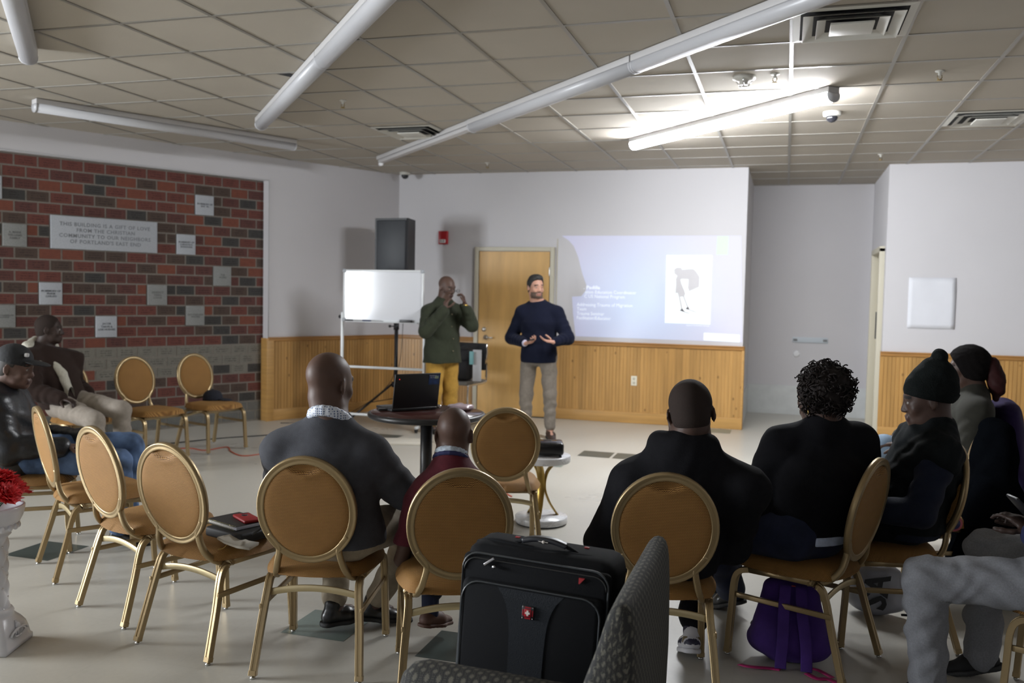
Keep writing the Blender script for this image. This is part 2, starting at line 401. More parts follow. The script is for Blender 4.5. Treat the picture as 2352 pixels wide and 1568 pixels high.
for p, lab in zip(plaques, PLAB):
    r0, c0, nc, nr, kind, txt, ts = p
    t0 = B0 + c0 * BL / 2; t1 = t0 + nc * BL / 2; z1 = 2.726 - r0 * CH; z0 = z1 - nr * CH
    ww, hh = t1 - t0 - .006, z1 - z0 - .006
    T = thing('stone_plaque', lab, 'plaque', LW((t0 + t1) / 2, (z0 + z1) / 2, -ND + .0125)); T.rotation_euler = LR.to_euler()
    q = MB(); q.box((0, 0, 0), (ww, hh, .024), bev=.002); q.build('plaque_stone', gran if kind == 'pale' else gran2, T)
    lines = txt.split('\n'); tms = [text_mesh(ln, ts, (ink2 if nc > 2 else ink) if kind == 'pale' else ink3, T, space=1.12 if nc > 2 else 1.0, bold=.0012 if nc > 2 else .0006) for ln in lines]
    w0 = max(max(v.co.x for v in tm.data.vertices) - min(v.co.x for v in tm.data.vertices) for tm in tms); s = min(1, .86 * ww / w0)
    for i, tm in enumerate(tms):
        cy = (max(v.co.y for v in tm.data.vertices) + min(v.co.y for v in tm.data.vertices)) / 2
        tm.scale = (s, s, 1); tm.location = (0, ((len(lines) - 1) / 2 - i) * ts * 1.02 * max(s, .8) - cy * s, .0125)
# ---------------- beadboard wainscot ----------------
def wood(name, col, axis=0, grooves=0.0, dirn=(1, 0, 0), knots=1):
    m = bpy.data.materials.new(name); m.use_nodes = True; nt = m.node_tree; b = nt.nodes['Principled BSDF']
    tc = nd(nt, 'ShaderNodeTexCoord')
    dt = nd(nt, 'ShaderNodeVectorMath', operation='DOT_PRODUCT'); nt.links.new(tc.outputs['Object'], dt.inputs[0]); dt.inputs[1].default_value = dirn
    sx = nd(nt, 'ShaderNodeSeparateXYZ'); nt.links.new(tc.outputs['Object'], sx.inputs[0])
    cb = nd(nt, 'ShaderNodeCombineXYZ')
    nt.links.new(mathn(nt, 'MULTIPLY', dt.outputs['Value'], 30 if axis == 0 else 2.0), cb.inputs[0]); nt.links.new(mathn(nt, 'MULTIPLY', sx.outputs[2], 1.6 if axis == 0 else 30), cb.inputs[2])
    n = nd(nt, 'ShaderNodeTexNoise'); n.inputs['Scale'].default_value = 1.0; n.inputs['Detail'].default_value = 6; nt.links.new(cb.outputs[0], n.inputs['Vector'])
    bn = nd(nt, 'ShaderNodeTexWhiteNoise', noise_dimensions='1D')
    k = mathn(nt, 'ADD', mathn(nt, 'MULTIPLY', n.outputs[0], .7), .66)
    if grooves:
        g = mathn(nt, 'DIVIDE', dt.outputs['Value'], grooves); nt.links.new(mathn(nt, 'FLOOR', mathn(nt, 'DIVIDE', g, 2)), bn.inputs['W'])
        k = mathn(nt, 'MULTIPLY', k, mathn(nt, 'ADD', mathn(nt, 'MULTIPLY', bn.outputs[0], .22), .89))
    # knots
    vo = nd(nt, 'ShaderNodeTexVoronoi'); vo.inputs['Scale'].default_value = 1; cb2 = nd(nt, 'ShaderNodeCombineXYZ')
    nt.links.new(mathn(nt, 'MULTIPLY', dt.outputs['Value'], 9), cb2.inputs[0]); nt.links.new(mathn(nt, 'MULTIPLY', sx.outputs[2], 5.5), cb2.inputs[2]); nt.links.new(cb2.outputs[0], vo.inputs['Vector'])
    kn = nd(nt, 'ShaderNodeMapRange'); kn.inputs[1].default_value = .07; kn.inputs[2].default_value = .12; kn.inputs[3].default_value = .6 * knots; kn.inputs[4].default_value = 0
    nt.links.new(vo.outputs['Distance'], kn.inputs[0])
    v = nd(nt, 'ShaderNodeVectorMath', operation='SCALE'); v.inputs[0].default_value = col; nt.links.new(k, v.inputs['Scale'])
    c = mixc(nt, kn.outputs[0], v.outputs[0], (.09, .03, .008)); nt.links.new(c, b.inputs['Base Color'])
    b.inputs['Roughness'].default_value = .38
    return m
pineB = wood('pine_boards_back', (.46, .255, .080), dirn=(1, 0, 0), grooves=.041)
pineL = wood('pine_boards_left', (.46, .255, .080), dirn=(SA, CA, 0), grooves=.041)
pineRail = wood('pine_rail', (.38, .185, .05), axis=1, knots=.5); pineBase = wood('pine_base', (.48, .27, .085), axis=1, knots=.6, dirn=(.9, .9, 0))
RZ = .955
def boards(mb, P0, dr, nr, L, z0, z1):
    """vertical beadboard: raised strips between grooves, pitch 41 mm"""
    n = int(L / .041); R = Matrix((dr, nr, Vector((0, 0, 1)))).transposed()
    mb.box(P0 + dr * L / 2 + nr * .004 + Vector((0, 0, (z0 + z1) / 2)), (L, .008, z1 - z0), R)
    for i in range(n):
        a = (i + .5) * .041
        if a + .02 > L: break
        mb.box(P0 + dr * a + nr * .010 + Vector((0, 0, (z0 + z1) / 2)), (.0335 if i % 2 else .037, .006, z1 - z0), R)
def wainscot(name, P0, P1, nr, m, caps=True):
    P0, P1, nr = Vector(P0), Vector(P1), Vector(nr); L = (P1 - P0).length; dr = (P1 - P0).normalized(); R = Matrix((dr, nr, Vector((0, 0, 1)))).transposed()
    T = thing(name, WL.pop(0), 'wainscot', P0); T['kind'] = 'structure'
    for k in ('label', 'category'): del T[k]
    T.name = WN.pop(0)
    z = Vector((0, 0, 0)); q = MB(); boards(q, z, dr, nr, L, .13, RZ - .04); q.build('boarding', m, T)
    q = MB(); q.box(dr * L / 2 + nr * .014 + Vector((0, 0, RZ - .02)), (L, .028, .045), R, bev=.006); q.box(dr * L / 2 + nr * .02 + Vector((0, 0, RZ)), (L, .04, .014), R, bev=.004); q.build('chair_rail', pineRail, T)
    q = MB(); q.box(dr * L / 2 + nr * .012 + Vector((0, 0, .065)), (L, .024, .13), R, bev=.004); q.build('base_board', pineBase, T)
WL = ['x'] * 9; WN = ['trim_3', 'trim_4', 'trim_5', 'trim_6', 'trim_7', 'trim_8']
wainscot('trim', LW(NT, 0), LW(0.0, 0), (CA, -SA, 0), pineL)
wainscot('trim', (XC, D, 0), (-3.71, D, 0), (0, -1, 0), pineB)
wainscot('trim', (-2.69, D, 0), (X1 + .02, D, 0), (0, -1, 0), pineB)
wainscot('trim', (X2 - .02, D, 0), (5.2, D, 0), (0, -1, 0), pineB)
q = MB(); q.box(LW(NT + .012, .475, -.045), (.024, .95, .13), LR, bev=.004); q.box(LW(NT - .02, .45, .014), (.09, .95, .03), LR, bev=.004); struct(q, 'trim_9', pineBase)
q = MB(); q.box((X1 + .01, D + .06, RZ / 2), (.025, .16, RZ), bev=.003); struct(q, 'trim_10', pineBase)
# ---------------- door with frame ----------------
dwood = mat('birch_veneer', (.62, .37, .125), .38, noise=(2.2, .16), cscale=(3, 1, .5)); frp = mat('beige_frame_paint', srgb(196, 190, 172), .5); steel = mat('brushed_steel', (.55, .53, .5), .32, metal=.9)
T = thing('door_1', 'x', 'x', (-3.21, D, 0)); T['kind'] = 'structure'; del T['label']; del T['category']
q = MB(); q.box((0, -.012, 1.02), (.90, .03, 2.02)); q.build('door_leaf', dwood, T)
q = MB(); q.box((-.485, -.02, 1.04), (.05, .05, 2.09), bev=.004); q.box((.485, -.02, 1.04), (.05, .05, 2.09), bev=.004); q.box((0, -.02, 2.061), (.918, .048, .05), bev=.004); q.build('door_frame', frp, T)
q = MB(); q.lathe([(0, 0), (.03, 0), (.03, .008), (.012, .012), (.012, .04), (0, .042)], (-.35, -.027, .965), 16, R=Rx(PI / 2)); q.tube([(-.35, -.068, .965), (-.31, -.07, .965), (-.25, -.062, .962)], .009); q.build('door_handle', steel, T)
q = MB(); q.lathe([(0, 0), (.027, 0), (.027, .01), (.015, .016), (0, .016)], (-.375, -.027, 1.065), 16, R=Rx(PI / 2)); q.build('deadbolt', steel, T)
q = MB()
q.box((.458, -.035, 1.79), (.022, .02, .11), bev=.004); q.build('hinge', steel, T)
q = MB(); q.box((.458, -.035, .28), (.022, .02, .11), bev=.004); q.build('hinge', steel, T)
q = MB(); q.box((0, -.03, .005), (.9, .05, .01)); q.build('threshold', mat('dark_rubber', (.02, .02, .02), .7), T)
# door frame in the recess side wall
T = thing('door_2', 'x', 'x', (X2, D + .63, 0)); T['kind'] = 'structure'; del T['label']; del T['category']
q = MB(); q.box((-.01, -.47, 1.05), (.09, .06, 2.1), bev=.004); q.box((-.01, .47, 1.05), (.09, .06, 2.1), bev=.004); q.box((-.01, 0, 2.09), (.09, 1.0, .06), bev=.004); q.build('door_frame', frp, T)
q = MB(); q.box((.045, 0, 1.03), (.035, .9, 2.04)); q.build('door_leaf', mat('door_paint_beige', srgb(190, 180, 160), .5), T)  # leaf in a slightly darker beige than its frame
q = MB(); q.box((-.062, -.47, 1.24), (.012, .03, .3), bev=.003); q.build('strike_strip', mat('dark_strip', (.05, .05, .05), .5), T)
# slide seam trim on the wall beside the door
q = MB(); q.box((-2.672, D - .004, 1.57), (.008, .008, 1.24)); struct(q, 'trim_11', frp)

# ---------------- fluorescent fixtures ----------------
housing = mat('fixture_white', srgb(190, 188, 188), .45); lens = mat('acrylic_lens', (.50, .50, .52), .35)
litm = mat('lit_lens', (1, 1, 1), .4, emis=(.93, .96, 1.0), estr=175)
def fixture(a, b, label, lit=False, bare=False, group=None):
    a, b = Vector(a), Vector(b); L = (b - a).length; d = (b - a).normalized(); ang = math.atan2(d.y, d.x); c = (a + b) / 2
    T = thing('ceiling_light', label, 'ceiling light', (c.x, c.y, H - .004), ang, group)
    q = MB(); q.box((0, 0, -.020), (L, .108 if not bare else .09, .040), bev=.004); q.build('housing', housing, T)
    if bare:
        q = MB(); q.box((0, 0, -.06), (L - .06, .07, .035), bev=.008); q.build('reflector', housing, T)
        q = MB(); q.lathe([(0, -.02), (.022, -.02), (.022, .03), (0, .03)], (L / 2 * -1 + .02, 0, -.085), 14, R=Ry(PI / 2)); q.build('lamp_holder', mat('white_plastic', (.8, .8, .82), .4), T)
        return T
    pr = [(-.050, 0)] + [(.054 * -math.cos(PI * i / 12), -.054 * math.sin(PI * i / 12) ** .8 - .01) for i in range(13)] + [(.050, 0)]
    q = MB(); q.sweep([(-L / 2 + .012, 0, -.04), (L / 2 - .012, 0, -.04)], pr[::-1]); q.build('lens', litm if lit else lens, T)
    for sx in (-1, 1):
        q = MB(); q.sweep([(sx * (L / 2 - .012), 0, -.04), (sx * (L / 2 + .002), 0, -.04)], [(p[0] * 1.04, p[1] * 1.04) for p in pr[::-1]]); q.build('end_cap', mat('end_cap_grey', (.5, .5, .52), .4) if lit else lens, T)
    return T
def fx(a, d, k, L=2.44): return (a[0] + d[0] * L * k, a[1] + d[1] * L * k), (a[0] + d[0] * L * (k + .995), a[1] + d[1] * L * (k + .995))
def v3(p): return (p[0], p[1], 0)
fixture(v3((-1.43, 8.50)), v3((.272, 6.70)), 'lit fluorescent ceiling light glowing bright white above the projected slide', lit=True)
d1 = Vector((2.595, -2.94)).normalized(); a, b = fx((-4.435, 6.90), d1, 0); fixture(v3(a), v3(b), 'unlit long white ceiling light beside a missing tile corner, its far half')
a, b = fx((-4.435, 6.90), d1, 1); fixture(v3(a), v3(b), 'unlit white ceiling light running out of the top edge, left of centre')
d2 = Vector((.698, -.716)); a, b = fx((-2.637, 7.35), d2, -1); fixture(v3(a), v3(b), 'bare narrow ceiling strip light without a lens, farthest end of its row', bare=True)
a, b = fx((-2.637, 7.35), d2, 0); fixture(v3(a), v3(b), 'unlit ceiling light with lens next to the bare strip, mid row')
a, b = fx((-2.637, 7.35), d2, 1); fixture(v3(a), v3(b), 'unlit ceiling light passing the large air vent, nearest of its row')
fixture(v3((-5.83, 5.82)), v3((-4.74, 7.96)), 'unlit white ceiling light hung parallel to the brick wall')
d4 = Vector((.965, -1.06)).normalized(); a, b = fx((-4.63, 4.58), d4, 0); fixture(v3(a), v3(b), 'unlit ceiling light cut by the top left corner of the photo')
# ---------------- air vents ----------------
ventw = mat('vent_white', srgb(200, 198, 190), .5); ventd = mat('duct_dark', (.012, .012, .014), .8)
def vent(cx, cy, label):
    T = thing('ceiling_vent', label, 'air vent', (cx, cy, H))
    q = MB(); q.box((0, 0, -.002), (.53, .53, .003)); q.build('duct', ventd, T)
    def ring(w0, w1, z0, z1):
        q = MB(); v = []
        for w_, z in ((w0, z0), (w1, z1), (w1 - .004, z1), (w0 - .004, z0)): v += [(sx * w_ / 2, sy * w_ / 2, z) for sx, sy in ((-1, -1), (1, -1), (1, 1), (-1, 1))]
        fs = []
        for a in range(4):
            for i in range(4): fs.append((a * 4 + i, a * 4 + (i + 1) % 4, ((a + 1) % 4) * 4 + (i + 1) % 4, ((a + 1) % 4) * 4 + i))
        q.add(v, fs, 0, False); return q
    q = ring(.605, .53, -.006, -.010); q.build('vent_frame', ventw, T)
    for w0, w1, z0, z1 in ((.50, .40, -.028, -.006), (.36, .27, -.032, -.008)): ring(w0, w1, z0, z1).build('louver', ventw, T)
    q = MB(); q.box((0, 0, -.032), (.22, .22, .012), bev=.003); q.build('centre_plate', ventw, T)
vent(G0x - .61 * 5.5, G0y + .61 * 3.7, 'square ceiling air vent above the loudspeaker, dark slots')
vent(G0x + .305, G0y - .305, 'largest looking square ceiling air vent at the top right')
vent(G0x + .61 * 2.5 , G0y + .61 * 4.2, 'square ceiling air vent near the right edge of the ceiling')
# ---------------- small ceiling things ----------------
chrome = mat('chrome', (.7, .7, .7), .15, metal=1); brass = mat('brass', (.35, .25, .1), .35, metal=.8); blk = mat('black_plastic', (.012, .012, .014), .4); whp = mat('white_plastic', (.8, .8, .82), .4)
def sprinkler(x, y, label):
    T = thing('sprinkler_head', label, 'sprinkler', (x, y, H), group=None)
    q = MB(); q.lathe([(0, 0), (.03, 0), (.028, -.006), (.010, -.008), (.010, -.03), (0, -.03)], n=14); q.build('escutcheon', ventw, T)
    q = MB(); q.tube([(-.012, 0, -.028), (-.014, 0, -.045), (0, 0, -.06)], .003, 6); q.tube([(.012, 0, -.028), (.014, 0, -.045), (0, 0, -.06)], .003, 6); q.lathe([(0, -.058), (.018, -.058), (.018, -.062), (0, -.062)], n=12); q.build('sprinkler_frame', brass, T)
sprinkler(-3.38, 6.40, 'small sprinkler head over the left rows, right of the long light')
sprinkler(.90, 6.40, 'small sprinkler head right of the smoke detector')
sprinkler(-3.31, 9.75, 'small sprinkler head farthest back near the corner camera')
sprinkler(.87, 9.85, 'small sprinkler head before the recess at the right')
sprinkler(-.12, 6.25, 'small sprinkler head close beside the smoke detector')
T = thing('smoke_detector', 'round ceiling smoke detector with bright clips before the lit light', 'smoke detector', (-.32, 6.28, H))
q = MB(); q.lathe([(0, 0), (.075, 0), (.075, -.02), (.055, -.028), (.03, -.035), (.028, -.055), (0, -.057)], n=24); q.build('detector_body', ventw, T)
q = MB()
for a in range(3):
    t = 2 * PI * a / 3 + .5; q.tube([(.065 * math.cos(t), .065 * math.sin(t), -.022), (.02 * math.cos(t), .02 * math.sin(t), -.075)], .004, 6)
q.lathe([(0, -.07), (.03, -.07), (.03, -.075), (0, -.075)], n=14); q.build('sensor_cage', chrome, T)
for x, y, lab in ((.30, 7.60, 'dark dome camera on the ceiling beside the lit light'), (-4.60, 10.36, 'small dark dome camera in the back left ceiling corner')):
    T = thing('dome_camera', lab, 'security camera', (x, y, H)); q = MB(); q.lathe([(0, 0), (.07, 0), (.068, -.03), (.05, -.036), (0, -.036)], n=20); q.build('camera_base', ventw, T)
    q = MB(); q.ball((0, 0, -.045), (.045, .045, .04)); q.build('camera_dome', mat('smoked_dome', (.02, .02, .025), .08), T)
q = MB(); q.prism([(-3.44, 5.50), (-3.33, 5.50), (-3.33, 5.66), (-3.36, 5.66)], H - .004, H - .002); struct(q, 'trim_12', ventd)
# ---------------- things on the walls ----------------
redp = mat('alarm_red', (.42, .012, .02), .35)
T = thing('fire_alarm', 'red fire alarm strobe on the wall left of the door', 'fire alarm', (-4.15, D, 2.2))
q = MB(); q.box((0, -.02, 0), (.125, .04, .165), bev=.008); q.build('alarm_body', redp, T)
q = MB(); q.box((0, -.048, -.045), (.08, .022, .045), bev=.01); q.build('strobe_lens', mat('clear_lens', (.7, .68, .68), .1), T)
for sx in (-.02, .02):
    q = MB(); q.ball((sx, -.058, -.045), .012); q.build('strobe_bulb', chrome, T)
T = thing('wall_outlet', 'ivory wall outlet in the pine boards below the slide', 'outlet', (-1.695, D - .013, .508))
iv = mat('ivory_plastic', (.72, .68, .55), .4)
q = MB(); q.box((0, -.003, 0), (.07, .006, .115), bev=.003); q.build('cover_plate', iv, T)
for z in (-.025, .025): q = MB(); q.box((0, -.007, z), (.032, .004, .028), bev=.003); q.build('socket', mat('socket_shade', (.5, .46, .36), .5), T)
pap = mat('paper_white', (.72, .73, .78), .8, noise=(6, .02)); 
mbp = MB(); n = 10
for i in range(n + 1):
    for j in range(n + 1): mbp.v.append((-.235 + .47 * i / n, -.006 - .004 * math.sin(i * 1.1 + j * .6) * (j / n) - .003, -.275 + .55 * j / n))
mbp.f = [(i * (n + 1) + j, (i + 1) * (n + 1) + j, (i + 1) * (n + 1) + j + 1, i * (n + 1) + j + 1) for i in range(n) for j in range(n)]; mbp.mi = [0] * len(mbp.f); mbp.sm = [True] * len(mbp.f)
o = mbp.build('paper_sheet', pap, loc=(1.505, D, 1.50)); sm_ = o.modifiers.new('s', 'SOLIDIFY'); sm_.thickness = .001
tag(o, 'blank white paper sheet taped to the right wall', 'paper')
T = thing('wall_bracket', 'pale metal bracket strip on the recess wall', 'bracket', (.32, YH, .985))
q = MB(); q.box((0, -.008, 0), (.44, .016, .07), bev=.003); q.build('plate', mat('pale_blue_metal', (.55, .6, .65), .35), T)
for sx in (-.185, .185): q = MB(); q.box((sx, -.02, 0), (.05, .012, .03), bev=.004); q.build('clip', mat('grey_clip', (.2, .21, .22), .5), T)
T = thing('pipe_cover', 'small round white cap on the recess wall under the bracket', 'wall cap', (.155, YH, .80))
q = MB(); q.lathe([(0, 0), (.045, 0), (.042, .012), (.02, .016), (0, .016)], R=Rx(PI / 2), n=20); q.build('cover_disc', whp, T)
# ---------------- banquet chair ----------------
gold = mat('champagne_gold_metal', (.36, .265, .14), .36, metal=.65, noise=(3, .05)); goldl = mat('pale_gold_metal', (.56, .46, .27), .34, metal=.6)
def fabric_mat(name, c0, c1):
    m = bpy.data.materials.new(name); m.use_nodes = True; nt = m.node_tree; b = nt.nodes['Principled BSDF']
    tc = nd(nt, 'ShaderNodeTexCoord'); sx = nd(nt, 'ShaderNodeSeparateXYZ'); nt.links.new(tc.outputs['UV'], sx.inputs[0])
    pp = mathn(nt, 'PINGPONG', sx.outputs[0], .0042)
    f = mathn(nt, 'FRACT', mathn(nt, 'DIVIDE', mathn(nt, 'ADD', sx.outputs[1], mathn(nt, 'MULTIPLY', pp, .62)), .0058))
    g = mathn(nt, 'SMOOTH_MAX', mathn(nt, 'SUBTRACT', mathn(nt, 'MULTIPLY', mathn(nt, 'ABSOLUTE', mathn(nt, 'SUBTRACT', f, .5)), 3.2), .25), 0, .1)
    g = mathn(nt, 'MINIMUM', g, 1)
    n = nd(nt, 'ShaderNodeTexNoise'); n.inputs['Scale'].default_value = 9; n.inputs['Detail'].default_value = 4; nt.links.new(tc.outputs['UV'], n.inputs['Vector'])
    c = mixc(nt, g, c0, c1)
    v = nd(nt, 'ShaderNodeVectorMath', operation='SCALE'); nt.links.new(c, v.inputs[0]); nt.links.new(mathn(nt, 'ADD', mathn(nt, 'MULTIPLY', n.outputs[0], .35), .82), v.inputs['Scale'])
    nt.links.new(v.outputs[0], b.inputs['Base Color']); b.inputs['Specular IOR Level'].default_value = .25; b.inputs['Roughness'].default_value = .62; b.inputs['Sheen Weight'].default_value = .06; b.inputs['Sheen Tint'].default_value = (1, .8, .5, 1)
    bp = nd(nt, 'ShaderNodeBump'); bp.inputs['Strength'].default_value = .5; bp.inputs['Distance'].default_value = .002; nt.links.new(g, bp.inputs['Height']); nt.links.new(bp.outputs[0], b.inputs['Normal'])
    return m
cloth = fabric_mat('gold_chevron_fabric', (.13, .052, .012), (.43, .232, .070))
cloth_d = mat('grip_fabric_dark', (.15, .075, .022), .8)
glide = mat('steel_glide', (.6, .6, .58), .25, metal=1); gl_b = mat('rubber_black', (.015, .015, .015), .6)
SY = .245
def chair_parts(T):
    prof = rrect(.029, .024, .005, 2)
    prof = [(-.0145, -.010), (-.0145, .010), (-.0125, .012), (-.005, .012), (-.0038, .0095), (.0038, .0095), (.005, .012), (.0125, .012), (.0145, .010), (.0145, -.010), (.0125, -.012), (.005, -.012), (.0038, -.0095), (-.0038, -.0095), (-.005, -.012), (-.0125, -.012)]
    # legs and bent side tubes; the frame of each side is one inverted U, cut into leg / rail / leg
    for s in (-1, 1):
        q = MB(); pth = smoothpath([(s * .207, SY, .012), (s * .203, SY - .012, .20), (s * .20, SY - .020, .320), (s * .199, SY - .043, .365), (s * .199, SY - .085, .380)], 6)
        q.sweep(pth, prof, up=(0, 1, 0), upf=lambda i: (0, 1, .35), sm=False); 
        q.sweep([pth[0], pth[0] + Vector((0, -.001, .018))], rrect(.0315, .027, .003, 1), up=(0, 1, 0), sm=False)
        leg = q.build('leg', gold, T)
        q = MB(); q.lathe([(0, 0), (.011, 0), (.011, .006), (.006, .008), (.006, .014), (0, .014)], (s * .207, SY, 0), 12); q.build('glide', glide, leg)
        q = MB(); pth = smoothpath([(s * .209, -SY, .012), (s * .195, -SY + .055, .20), (s * .183, -SY + .088, .318), (s * .181, -SY + .112, .362), (s * .182, -SY + .155, .379)], 6)
        q.sweep(pth, prof, up=(0, 1, 0), upf=lambda i: (0, 1, .35), sm=False)
        q.sweep([pth[0], pth[0] + Vector((0, .005, .018))], rrect(.0315, .027, .003, 1), up=(0, 1, 0), sm=False)
        leg = q.build('leg', gold, T)
        q = MB(); q.lathe([(0, 0), (.011, 0), (.011, .006), (.006, .008), (.006, .014), (0, .014)], (s * .209, -SY, 0), 12); q.build('glide', glide, leg)
        q = MB(); q.box((s * .201, .015, .262), (.012, .405, .022), bev=.003); q.build('side_stretcher', gold, T)
    q = MB()
    for s in (-1, 1): q.sweep([(s * .199, SY - .083, .380), (s * .19, 0, .381), (s * .182, -.092, .379)], prof, up=(0, 0, 1))
    q.box((0, SY - .075, .373), (.39, .02, .022), bev=.003); q.box((0, -.09, .373), (.35, .02, .022), bev=.003)
    q.build('seat_frame', gold, T)
    q = MB(); q.sweep([(.183 * x, -SY + .098 - .004 * (1 - x * x), .308 + .026 * (1 - x * x)) for x in [i / 8 - 1 for i in range(17)]], rrect(.008, .027, .002, 1), up=(0, 0, 1)); q.build('rear_stretcher', goldl, T)
    # back frame: oval ring tilted back, with posts that sweep down and hook forward
    tilt = math.radians(11); oc = Vector((0, -.243, .668)); OR = Rx(tilt); A, B = .180, .203
    q = MB(); ring = []
    for i in range(56):
        t = 2 * PI * i / 56; ring.append(oc + OR @ Vector((A * math.cos(t), 0, B * math.sin(t))))
    nrm = OR @ Vector((0, 1, 0))
    pr = [(-.014, -.011), (-.009, -.0125), (-.003, -.0095), (.003, -.0095), (.009, -.0125), (.014, -.011), (.0155, 0), (.014, .011), (-.014, .011), (-.0155, 0)]
    q.sweep(ring, pr, closed=True, upf=lambda i: nrm)
    for s in (-1, 1):
        t0 = math.radians(-52)
        p0 = oc + OR @ Vector((s * A * math.cos(t0) * .99, 0, B * math.sin(t0) * .99)); 
        pts = [oc + OR @ Vector((s * (A - .002) * math.cos(math.radians(-30)), 0, B * math.sin(math.radians(-30)))), p0 + Vector((s * .008, .0, .004)), (s * .128, -.200, .450), (s * .142, -.172, .405), (s * .155, -.128, .376), (s * .168, -.075, .368)]
        pp = smoothpath(pts, 6)
        q.sweep(pp, rrect(.024, .024, .006, 2), up=(s, 0, 0), upf=lambda i: (s * 1, .2, 0))
    q.build('back_frame', gold, T)
    # upholstered oval back, front and rear faces with the finger-grip pucker at the top
    def pad(name, side, thick, grip):
        q = MB(); nr, na = 34, 72; vs = [(0, 0)]
        for i in range(1, nr + 1):
            for j in range(na):
                t = 2 * PI * j / na; r = i / nr; vs.append((r * math.cos(t), r * math.sin(t)))
        P = []
        for (x, z) in vs:
            r = min(1, math.hypot(x, z)); X, Z = x * (A - .008), z * (B - .008)
            hgt = thick * (1 - r ** (14 if grip else 4)) ** .5 * (1 - .25 * r * r) if r < 1 else 0
            if grip:
                edge = .150 + 5.5 * X ** 2   # lower rim of the crescent
                d = Z - edge; 
                if abs(X) < .085: hgt *= 1 - 1.05 * max(0, min(1, d / .005)) * max(0, min(1, (.085 - abs(X)) / .01))
                hgt += .0035 * math.exp(-((Z - edge + .012) / .01) ** 2) * max(0, 1 - abs(X) / .085)
            P.append(oc + OR @ Vector((X, side * (hgt + .002), Z)))
        fs = [(0, 1 + j, 1 + (j + 1) % na) for j in range(na)]
        for i in range(1, nr):
            a, b = 1 + (i - 1) * na, 1 + i * na
            for j in range(na): k = (j + 1) % na; fs.append((a + j, b + j, b + k, a + k))
        q.add(P, fs); OI = OR.inverted()
        return q.build(name, cloth, T, uv=lambda p: ((OI @ (p - oc)).x + 1, (OI @ (p - oc)).z + 1))
    pad('rear_padding', -1, .015, True); pad('backrest', 1, .028, False)
    # seat cushion: domed, narrower at the back
    q = MB(); nx, ny = 18, 18; P = []
    def sq(u, v):  # square to rounded square
        return u * math.sqrt(1 - .32 * v * v), v * math.sqrt(1 - .32 * u * u)
    for lay in range(2):
        for i in range(nx + 1):
            for j in range(ny + 1):
                u, v = sq(2 * i / nx - 1, 2 * j / ny - 1)
                wd = .222 - .022 * (1 - v) * .5; X = u * wd * 1.08; Y = .03 + v * .225 * 1.03
                e = max(abs(2 * i / nx - 1), abs(2 * j / ny - 1))
                if lay == 0: Z = .393 + .050 * max(0, 1 - e ** 5) ** .5 + .006 * (1 - u * u) * (1 - v * v)
                else: Z = .393 - .008 * (1 - e ** 8)
                P.append((X, Y, Z))
    fs = []; m = (nx + 1) * (ny + 1)
    for lay in range(2):
        for i in range(nx):
            for j in range(ny):
                a = lay * m + i * (ny + 1) + j; f = (a, a + ny + 1, a + ny + 2, a + 1); fs.append(f if lay == 0 else f[::-1])
    q.add(P, fs); q.build('seat', cloth, T, merge=True, uv=lambda p: (p.x + 1, p.y + 1 + .8 * (p.z - .395)))
    q = MB()
    for s in (-1, 1):
        for z in (.16,): q.lathe([(0, 0), (.005, 0), (.004, .003), (0, .003)], (s * .193, SY - .012, z), 8, R=Rx(PI / 2))
    return T
CH0 = None
def place_chair(mx, my, fx_, fy_, label, group='round-back gold banquet chairs'):
    """mx,my = midpoint of the rear feet, f = facing"""
    global CH0
    n = math.hypot(fx_, fy_); fx_, fy_ = fx_ / n, fy_ / n
    loc = (mx + SY * fx_, my + SY * fy_, 0); rz = math.atan2(-fx_, fy_)
    if CH0 is None:
        T = thing('banquet_chair', label, 'chair', group=group); chair_parts(T); CH0 = T
    else: T = dup(CH0)
    T.location = loc; T.rotation_euler = (0, 0, rz); T['label'] = label; T['group'] = group
    return T
CHAIRS = {
 'C0': (-4.326, 3.903, .80, .60, 'gold banquet chair at the left edge under the man in the black leather jacket'),
 'C1': (-3.645, 3.694, .57, .82, 'empty gold banquet chair seen almost edge on, directly before the man in the leather jacket'),
 'C2': (-2.93, 3.28, .37, .93, 'empty gold banquet chair between the edge-on one and the one holding the notebook'),
 'C3': (-2.367, 3.047, .206, .979, 'gold banquet chair carrying a notebook and a red phone on its seat'),
 'C4': (-1.72, 3.0, -.22, .975, 'gold banquet chair under the bald man in the charcoal sweater'),
 'C5': (-1.10, 3.01, -.42, .91, 'gold banquet chair under the boy in the maroon sweater, behind the rolling bag'),
 'C6': (-1.465, 4.72, -.36, .93, 'empty gold banquet chair standing farther in, beside the small marble table'),
 'C7': (-.39, 3.22, -.21, .98, 'gold banquet chair under the man in the black hoodie'),
 'R1': (.345, 3.83, -.917, .40, 'gold banquet chair under the woman with curly hair, purple backpack beneath it'),
 'R2': (.715, 4.36, -.97, -.20, 'gold banquet chair under the person in the black pom-pom hat, white bag beneath it'),
 'R3': (1.13, 6.00, -.95, -.25, 'gold banquet chair under the woman in the olive jacket, purple coat on its back'),
 'R4': (1.33, 3.61, -.93, .33, 'gold banquet chair in the bottom right corner under the person in grey sweatpants'),
 'R5': (1.02, 5.10, -.96, -.26, 'gold banquet chair hidden under a long black coat'),
 'B1': (-5.365, 7.25, .949, -.315, 'empty gold banquet chair by the brick wall with a dark cap on its seat'),
 'B2': (-5.573, 6.67, .949, -.315, 'empty gold banquet chair by the brick wall with nothing on its seat'),
 'B3': (-5.78, 6.08, .949, -.315, 'gold banquet chair by the brick wall under the man in the brown shearling jacket')}
for k, v in CHAIRS.items(): place_chair(*v)

